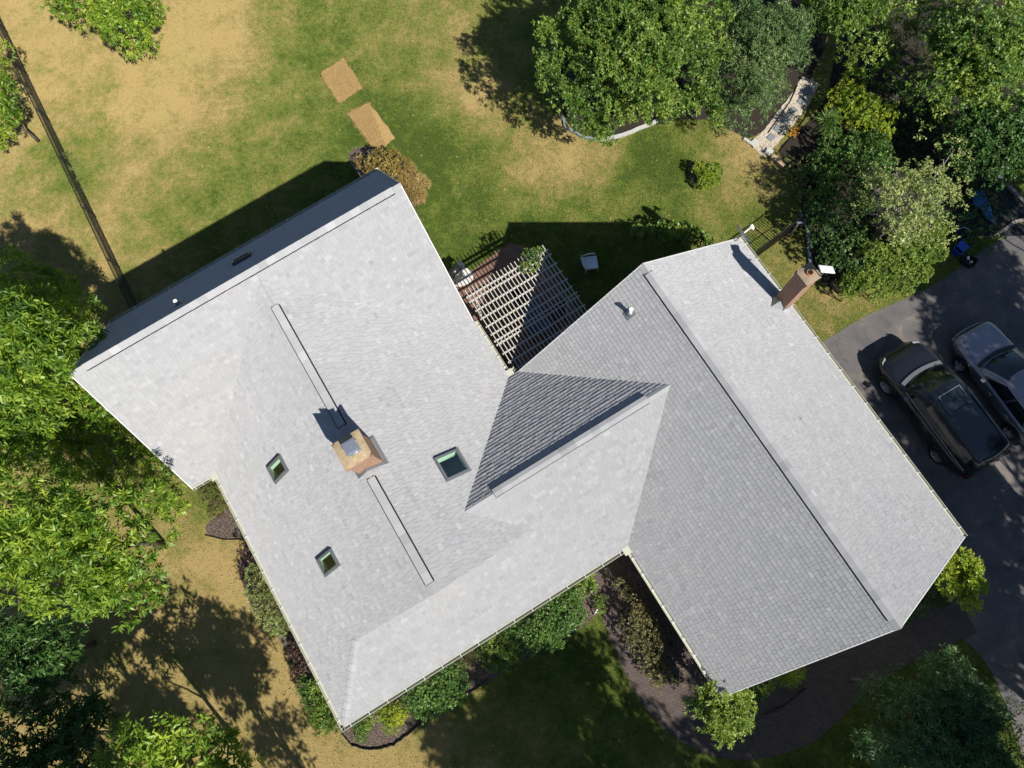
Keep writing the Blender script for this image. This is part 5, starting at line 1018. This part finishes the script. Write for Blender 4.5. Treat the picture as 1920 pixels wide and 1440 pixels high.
shrub('leafy_shrub', 'lime green shrub just right of the gravel path', [(1600, 185, 1.6, .5), (1570, 180, 1.3, .35), (1630, 200, 1.6, .45), (1590, 215, 1.4, .45), (1620, 230, 1.5, .45), (1650, 250, 1.5, .4), (1562, 205, 1.0, .3), (1660, 215, 1.5, .4), (1600, 150, 1.4, .45)], LG_LIME, L=.10, Wd=.045, k=7, seed=41, group='shrubs east of the gravel path')
shrub('leafy_shrub', 'dark green rounded shrub below the lime one, bright on its top', [(1560, 262, 1.1, .45), (1605, 268, 1.3, .5), (1640, 270, 1.6, .5), (1545, 300, 1.1, .45), (1590, 305, 1.4, .6), (1640, 315, 1.8, .6), (1560, 345, 1.4, .5), (1620, 365, 1.8, .6), (1575, 395, 1.6, .5), (1520, 330, .9, .35), (1535, 370, 1.1, .4), (1650, 290, 1.6, .4)], LG_DEEP, L=.09, Wd=.045, k=7, seed=42, group='shrubs east of the gravel path')
shrub('leafy_shrub', 'shaded dark shrub at the end of the black picket fence', [(1545, 430, 1.8, .6), (1590, 450, 1.8, .6), (1560, 480, 1.6, .5), (1530, 400, 1.6, .4), (1600, 500, 1.6, .4)], LG_DARK, L=.09, Wd=.05, k=6, seed=43, dens=.7, group='shrubs east of the gravel path')
tree('twiggy_tree', 'pale olive tree with bare grey twigs showing through its crown, above the driveway corner', 'tree', 1700, 390, 3.4, 1.75, 1.2, LG_PALE, n=36, seed=44, dens=.36, jag=.3, L=.11, Wd=.06, k=6, twig=.2, rmin=.16, rmax=.28, bark=BARKL, r0=.11, nb=34, sub=7,
     extra=[(1755, 260, 3.6, .25), (1730, 245, 3.4, .2), (1790, 280, 3.4, .3), (1805, 300, 3.2, .2), (1800, 350, 3, .25), (1810, 375, 2.6, .2), (1640, 330, 3.4, .35), (1620, 400, 3, .35)])
shrub('hedge_shrub', 'dense bright green shrub between the twiggy tree and the tall brick chimney', [(1600, 530, 1.5, .45), (1630, 520, 1.7, .5), (1660, 500, 1.9, .55), (1690, 480, 2.0, .6), (1720, 465, 2.1, .55), (1745, 440, 2.2, .5), (1650, 545, 1.3, .4), (1690, 530, 1.5, .5), (1720, 505, 1.6, .45), (1640, 480, 2, .5), (1605, 505, 1.4, .35), (1590, 550, 1, .25), (1755, 475, 1.8, .35)], LG_HEDGE, L=.075, Wd=.04, k=7, seed=45, dens=1.2)
shrub('golden_round_shrub', 'small round yellow-green shrub alone in a bare ring on the north lawn', [(1326, 325, .8, .36), (1312, 316, .7, .26), (1340, 318, .7, .26), (1320, 342, .65, .26), (1338, 338, .65, .26)], LG_LIME, L=.06, Wd=.03, k=8, seed=46, dens=1.2)
sheet('mulch_ring', [(1290, 305), (1320, 298), (1340, 320), (1330, 345), (1305, 352), (1288, 330)], .006, MULCH, 2, .01, kind='structure')
shrub('hydrangea_shrub', 'light green large-leaved shrub at the edge of the house shadow, north of the garage wing', [(1240, 427, 1.1, .22), (1265, 428, 1.3, .28), (1285, 432, 1.3, .28), (1305, 442, 1.2, .25), (1325, 450, 1.0, .22), (1215, 430, .9, .2), (1195, 432, .9, .2), (1290, 450, 1, .3), (1250, 445, .9, .3)], LG_MID, L=.12, Wd=.07, k=6, seed=47)
shrub('ornamental_grass', 'tuft of long pale green grass blades beside the dark rounded shrub', [(1552, 232, 1.6, .28)], LG_MID, L=.42, Wd=.03, k=9, seed=48, twig=.05, part='blade', stem=False)
shrub('marigold_clump', 'small orange flower clump in the shade right of the stepping stones', [(1490, 246, .5, .16), (1483, 250, .45, .1)], m_leaf('petal_orange', (.35, .10, .01), (.5, .20, .02), (.6, .35, .05), .2), L=.05, Wd=.04, k=7, seed=49, cat='flowers', part='blossom', stem=False)
shrub('low_plant', 'low weedy plants around the foot of the grey kerb east of the picket fence', [(1515, 300, .4, .25), (1490, 320, .4, .3), (1500, 345, .4, .3), (1480, 300, .3, .15), (1510, 370, .5, .3)], LG_PALE, L=.08, Wd=.03, k=6, seed=50, cat='plant', dens=.5, stem=False)
shrub('climbing_vine', 'green climbing vine lying over the north-east corner of the pergola', [(995, 482, 2.75, .30), (985, 500, 2.65, .2), (1010, 475, 2.75, .2), (1000, 498, 2.6, .22)], LG_MID, L=.09, Wd=.035, k=6, seed=51, cat='vine', dens=.55, stem=False, squash=.4)
m = MB(); p = G(996, 488, 2.5); m.tube([(p.x + .1, p.y, 0), (p.x - .02, p.y + .05, 1.2), (p.x, p.y, 2.5), (p.x + .2, p.y + .1, 2.6)], .02, 6); o = m.build('vine_stem', BARK, uv=False); vn = [x for x in COL.objects if x.name == 'climbing_vine'][0]; o.parent = vn; o.location = -vn.location

shrub('ground_cover', 'low dark ivy covering the mulch under the north trees', [(x_, y_, .3, .5) for x_ in range(1080, 1400, 42) for y_ in range(-20, 200, 40)] + [(x_, y_, .3, .5) for x_ in range(1620, 1880, 46) for y_ in range(170, 460, 46)], LG_DARK, L=.09, Wd=.05, k=5, seed=52, cat='ground cover', dens=.28, stem=False, squash=.3, z0=.0)
# ------------------------------------------------------------------ plants round the house
shrub('drying_shrub', 'rounded shrub with golden brown leaves behind the north gable corner of the house', [(712, 292, 1.2, .30), (735, 300, 1.3, .40), (752, 310, 1.2, .35), (700, 308, 1.1, .3), (725, 320, 1.2, .4), (700, 325, .9, .3)], m_leaf('leaf_rust_green', (.09, .07, .02), (.24, .17, .04), (.40, .30, .08), .25), L=.07, Wd=.04, k=7, seed=61)
shrub('dry_grass_clump', 'clump of tan dried grass arching beside the north gable of the house', [(765, 325, .8, .35), (785, 345, .8, .32), (775, 365, .7, .32), (760, 345, .8, .35), (788, 368, .6, .2), (680, 305, .6, .2)], LG_GOLD, L=.22, Wd=.016, k=9, seed=62, cat='grass clump', part='blade', stem=False, droop=.3)
GF = 'foundation shrubs along the front eave'
shrub('boxwood_shrub', 'large dense dark green shrub in the middle of the front eave', [(985, 1175, 1.1, .45), (1015, 1180, 1.2, .5), (1050, 1165, 1.2, .5), (1030, 1145, 1.2, .5), (1070, 1130, 1.2, .45), (1075, 1155, 1.1, .4), (1000, 1200, 1, .45), (1035, 1195, 1, .45), (1055, 1120, 1.1, .4), (960, 1190, 1, .35)], LG_DEEP, L=.06, Wd=.04, k=7, seed=63, dens=1.2, group=GF)
shrub('boxwood_shrub', 'large dense dark green shrub nearer the south-west corner of the front eave', [(780, 1310, 1.1, .45), (805, 1295, 1.2, .5), (835, 1280, 1.2, .5), (850, 1300, 1.1, .4), (820, 1320, 1, .4), (795, 1330, .9, .35), (850, 1262, 1.1, .4), (862, 1280, .9, .3)], LG_DEEP, L=.06, Wd=.04, k=7, seed=64, dens=1.2, group=GF)
shrub('azalea_shrub', 'small yellow-green rounded shrub, second from the south-west corner', [(722, 1335, .8, .3), (742, 1340, .8, .32), (735, 1358, .7, .26), (755, 1330, .8, .25), (715, 1322, .7, .2)], LG_LIME, L=.06, Wd=.028, k=7, seed=65, dens=1.1, group=GF)
shrub('azalea_shrub', 'smallest green mound at the very south-west corner of the front eave', [(678, 1360, .55, .26), (688, 1352, .55, .22), (680, 1376, .45, .2)], LG_MID, L=.08, Wd=.022, k=7, seed=66, dens=1.1, group=GF)
shrub('mixed_shrub', 'loose yellow-green shrub between the two dark front shrubs', [(905, 1215, .9, .35), (930, 1210, 1, .4), (950, 1215, 1, .4), (925, 1240, .9, .35), (950, 1240, .9, .35), (965, 1225, .9, .3), (945, 1190, .9, .3)], LG_MID, L=.08, Wd=.028, k=7, seed=67, dens=.9, group=GF)
shrub('mixed_shrub', 'small reddish-tipped shrub beside the loose yellow-green one', [(885, 1225, .7, .24), (880, 1240, .6, .2), (890, 1210, .7, .2)], LG_BRONZE, L=.06, Wd=.03, k=6, seed=68, group=GF)
shrub('hosta_plant', 'light green leafy plant by the inner corner of the front walkway', [(1085, 1090, .6, .26), (1100, 1082, .6, .25), (1108, 1100, .5, .22), (1080, 1108, .5, .2)], LG_MID, L=.12, Wd=.05, k=7, seed=69, cat='plant', group=GF, stem=False)
shrub('low_plant', 'tuft of thin green leaves beside the white plant stake', [(1125, 1125, .4, .18), (1128, 1140, .35, .15)], LG_MID, L=.10, Wd=.02, k=7, seed=70, cat='plant', group=GF, stem=False)
shrub('rose_shrub', 'long loose bronze-leaved shrub between the front walkway and the garage wing', [(1195, 1130, 1.3, .28), (1200, 1155, 1.3, .35), (1180, 1165, 1.2, .3), (1215, 1175, 1.3, .35), (1190, 1190, 1.2, .35), (1225, 1195, 1.2, .35), (1240, 1190, 1.1, .25), (1200, 1215, 1.1, .35), (1225, 1225, 1.1, .35), (1215, 1250, 1, .3), (1240, 1260, .9, .3), (1232, 1275, .9, .28), (1265, 1212, 1, .12), (1160, 1095, 1, .16), (1175, 1110, 1, .2)], LG_BRONZE, L=.065, Wd=.04, k=6, seed=71, dens=.65)
tree('rhododendron_tree', 'big round-headed bright green shrub at the south-west corner of the garage wing', 'shrub', 1358, 1325, 2.1, 1.2, .8, LG_HEDGE, n=40, seed=72, dens=1.0, L=.10, Wd=.045, k=7, twig=.08, rmin=.2, rmax=.32, jag=.28, extra=[(1350, 1290, 3.1, .3), (1372, 1288, 3.0, .25), (1330, 1300, 2.8, .25), (1300, 1325, 2, .25), (1395, 1360, 1.8, .25)])
shrub('low_shrub', 'low green shrub tucked under the south gable edge of the garage wing', [(1410, 1300, 1.3, .3), (1428, 1288, 1.3, .3), (1400, 1320, 1.1, .3), (1440, 1280, 1.1, .22), (1385, 1300, 1.4, .3)], LG_MID, L=.07, Wd=.04, k=6, seed=73)
shrub('japanese_grass', 'bright lime tuft under the middle of the garage south edge', [(1472, 1268, .8, .22), (1488, 1264, .8, .22), (1495, 1255, .7, .18), (1482, 1276, .6, .16)], LG_LIME, L=.22, Wd=.03, k=8, seed=74, part='blade', stem=False, droop=.35, cat='grass clump')
tree('holly_tree', 'round yellow-topped small tree at the south-east corner of the garage roof', 'shrub', 1800, 1085, 2.2, .95, .8, LG_LIME, n=34, seed=75, dens=1.0, L=.085, Wd=.05, k=7, twig=.07, rmin=.2, rmax=.33, jag=.22, extra=[(1785, 1050, 2.9, .25), (1800, 1040, 2.7, .25)])
shrub('low_shrub', 'dark low shrub in the shade between the round small tree and the garage wall', [(1745, 1110, 1, .3), (1720, 1135, .8, .3), (1760, 1125, .9, .25), (1700, 1155, .6, .2)], LG_DARK, L=.08, Wd=.045, k=6, seed=76)
GW = 'shrubs along the west wall'
shrub('leucothoe_shrub', 'green and bronze shrub along the upper half of the west eave', [(478, 1075, 1, .3), (500, 1080, 1.1, .3), (480, 1105, 1, .35), (505, 1115, 1.1, .35), (490, 1135, 1, .35), (520, 1150, 1, .35), (500, 1160, .8, .3), (530, 1175, .8, .3), (540, 1160, 1, .3), (510, 1180, .6, .2)], LG_PALE, L=.10, Wd=.03, k=7, seed=77, dens=.75, group=GW)
shrub('leucothoe_shrub', 'bronze dried sprays mixed into the shrub by the upper west eave', [(485, 1090, 1.1, .25), (510, 1130, 1.1, .3), (535, 1145, 1.1, .25), (500, 1145, 1, .25), (548, 1170, 1, .2)], LG_BRONZE, L=.11, Wd=.03, k=7, seed=78, dens=.5, group=GW)
shrub('purple_shrub', 'dark purple-leaved shrub midway along the west eave', [(560, 1205, 1, .3), (565, 1225, 1, .3), (552, 1220, .9, .25), (575, 1245, 1, .28), (560, 1260, .9, .28)], LG_PURPLE, L=.08, Wd=.03, k=7, seed=79, group=GW)
shrub('leucothoe_shrub', 'long-leaved green shrub at the lower end of the west eave', [(575, 1285, 1, .32), (595, 1290, 1.1, .32), (585, 1310, 1, .35), (610, 1315, 1, .32), (600, 1340, .9, .35), (620, 1345, .9, .3), (605, 1360, .6, .28), (630, 1355, .7, .22)], LG_MID, L=.12, Wd=.032, k=8, seed=80, dens=1, group=GW)
shrub('leggy_shrub', 'straggly dark-tipped shrub with bare stems at the top of the west eave', [(455, 1030, .9, .13), (462, 1040, .7, .1), (448, 1078, .6, .1), (470, 1055, .8, .12), (455, 1062, .5, .08)], LG_PURPLE, L=.11, Wd=.03, k=7, seed=81, group=GW, dens=.8)
# weeds in the little north-west bed and long grass by the fence
shrub('ground_cover', 'brown-green weeds filling the small corner under the west valley', [(395, 925, .15, .35), (420, 940, .15, .35), (405, 955, .12, .3), (435, 930, .15, .25)], LG_BRONZE, L=.05, Wd=.02, k=6, seed=82, cat='weeds', stem=False, z0=.0, squash=.25, dens=.35)
shrub('tall_grass', 'tuft of long yellowish grass at the foot of the wire fence', [(128, 300, .35, .25), (140, 322, .35, .25), (148, 345, .3, .2)], LG_PALE, L=.25, Wd=.012, k=8, seed=83, cat='grass clump', part='blade', stem=False, z0=.0, squash=.4, dens=.25, droop=.3)

# ------------------------------------------------------------------ south-east corner and the trees just outside the frame that shade the garden
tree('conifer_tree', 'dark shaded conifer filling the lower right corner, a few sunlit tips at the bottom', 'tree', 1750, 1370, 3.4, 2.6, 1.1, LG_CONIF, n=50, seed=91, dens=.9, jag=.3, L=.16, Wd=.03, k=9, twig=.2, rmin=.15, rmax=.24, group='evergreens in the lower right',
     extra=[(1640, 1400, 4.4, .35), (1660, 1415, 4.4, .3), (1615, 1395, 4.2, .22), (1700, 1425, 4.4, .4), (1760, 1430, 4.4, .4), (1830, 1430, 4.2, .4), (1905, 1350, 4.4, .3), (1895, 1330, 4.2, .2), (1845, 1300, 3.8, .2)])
tree('conifer_tree', 'low conifer with a pale trunk beside the curve of the brick walkway', 'tree', 1640, 1290, 1.8, .9, .6, LG_CONIF, n=16, seed=92, dens=.4, L=.16, Wd=.03, k=9, twig=.18, rmin=.2, rmax=.3, group='evergreens in the lower right', bark=BARKL)
OFF = [  # ground spot seen from the drone (px), crown centre height, radius, height radius
    (2190, 830, 8.5, 2.6, 2.0), (2330, 1060, 9.5, 3.0, 2.2), (2130, 1120, 8.5, 2.2, 1.8), (2230, 1330, 9, 2.8, 2.0), (2120, 1490, 8.5, 2.4, 1.8), (1880, 1560, 9, 2.6, 2.0), (2080, 1680, 9, 2.8, 2.0), (2280, 1600, 10, 3, 2.2), (1800, 1770, 9, 2.4, 1.8),
    (1400, 1790, 9, 2.5, 1.9), (1325, 1680, 9, 2.3, 1.8), (1380, 1850, 9, 2.6, 2.0), (2480, 700, 9, 2.6, 2.0), (2150, 620, 7.5, 1.9, 1.6), (2560, 1300, 10, 3, 2.2), (1950, 1800, 9, 2.8, 2.0), (2010, 1640, 8, 2.4, 1.8), (1600, 1880, 9, 2.6, 2.0), (2180, 1480, 8.5, 2.6, 1.9), (1440, 1650, 8.5, 1.8, 1.5), (1240, 1830, 9, 2.2, 1.8)]
SIDES = ['east of the driveway', 'south of the front lawn']
for i, (gx, gy, zc_, rx, rz) in enumerate(OFF):
    p = G(gx, gy); tree('shade_tree', 'tall leafy shade tree outside the photo, %s' % (SIDES[0] if gx > 2100 or gy < 1500 else SIDES[1]), 'tree', 0, 0, zc_, rx, rz, LG_SHADE, n=34, seed=100 + i, dens=.6 if gy > 1500 and gx < 1800 else .95, L=.22, Wd=.12, k=7, twig=.26, ground=(p.x, p.y), rmin=.2, rmax=.34, jag=.35,
                             group='shade trees outside the frame, ' + (SIDES[0] if gx > 2100 or gy < 1500 else SIDES[1]))
p = G(745, 1680); tree('shade_tree', 'slender tree outside the photo whose shadow falls near the west wall', 'tree', 0, 0, 6.2, 1.35, 1.3, LG_DARK, n=14, seed=130, dens=.7, L=.22, Wd=.09, k=6, twig=.2, ground=(p.x, p.y), rmin=.2, rmax=.35, jag=.5)
p = G(625, 1520); tree('shade_tree', 'bushy tree just below the photo casting its shadow on the dry south-west lawn', 'tree', 0, 0, 6.6, 1.9, 1.4, LG_BRIGHT, n=20, seed=131, dens=1.3, L=.24, Wd=.09, k=6, twig=.2, ground=(p.x, p.y), rmin=.2, rmax=.36, jag=.45)
p = G(300, 1560); tree('shade_tree', 'tall bushy tree outside the bottom left corner of the photo', 'tree', 0, 0, 7.6, 2.0, 1.4, LG_SHADE, n=22, seed=133, dens=1.3, L=.24, Wd=.1, k=6, twig=.2, ground=(p.x, p.y), rmin=.2, rmax=.36, jag=.35)
for gx_, gy_, l_ in ((400, 1480, 'bushy tree outside the photo below the dim bottom left trees'), (220, 1430, 'bushy tree beyond the left edge of the photo, near its bottom corner')):
    p = G(gx_, gy_); tree('shade_tree', l_, 'tree', 0, 0, 7.8, 1.9, 1.4, LG_SHADE, n=22, seed=140 + gx_, dens=1.0, L=.22, Wd=.1, k=6, twig=.2, ground=(p.x, p.y), rmin=.2, rmax=.36, jag=.35)
p = G(505, 1650); tree('shade_tree', 'second bushy tree below the photo, shading the lower left corner', 'tree', 0, 0, 6.6, 2.0, 1.4, LG_BRIGHT, n=22, seed=132, dens=1.3, L=.24, Wd=.09, k=6, twig=.2, ground=(p.x, p.y), rmin=.2, rmax=.36, jag=.45)
print('LEAVES', LEAFN[0])
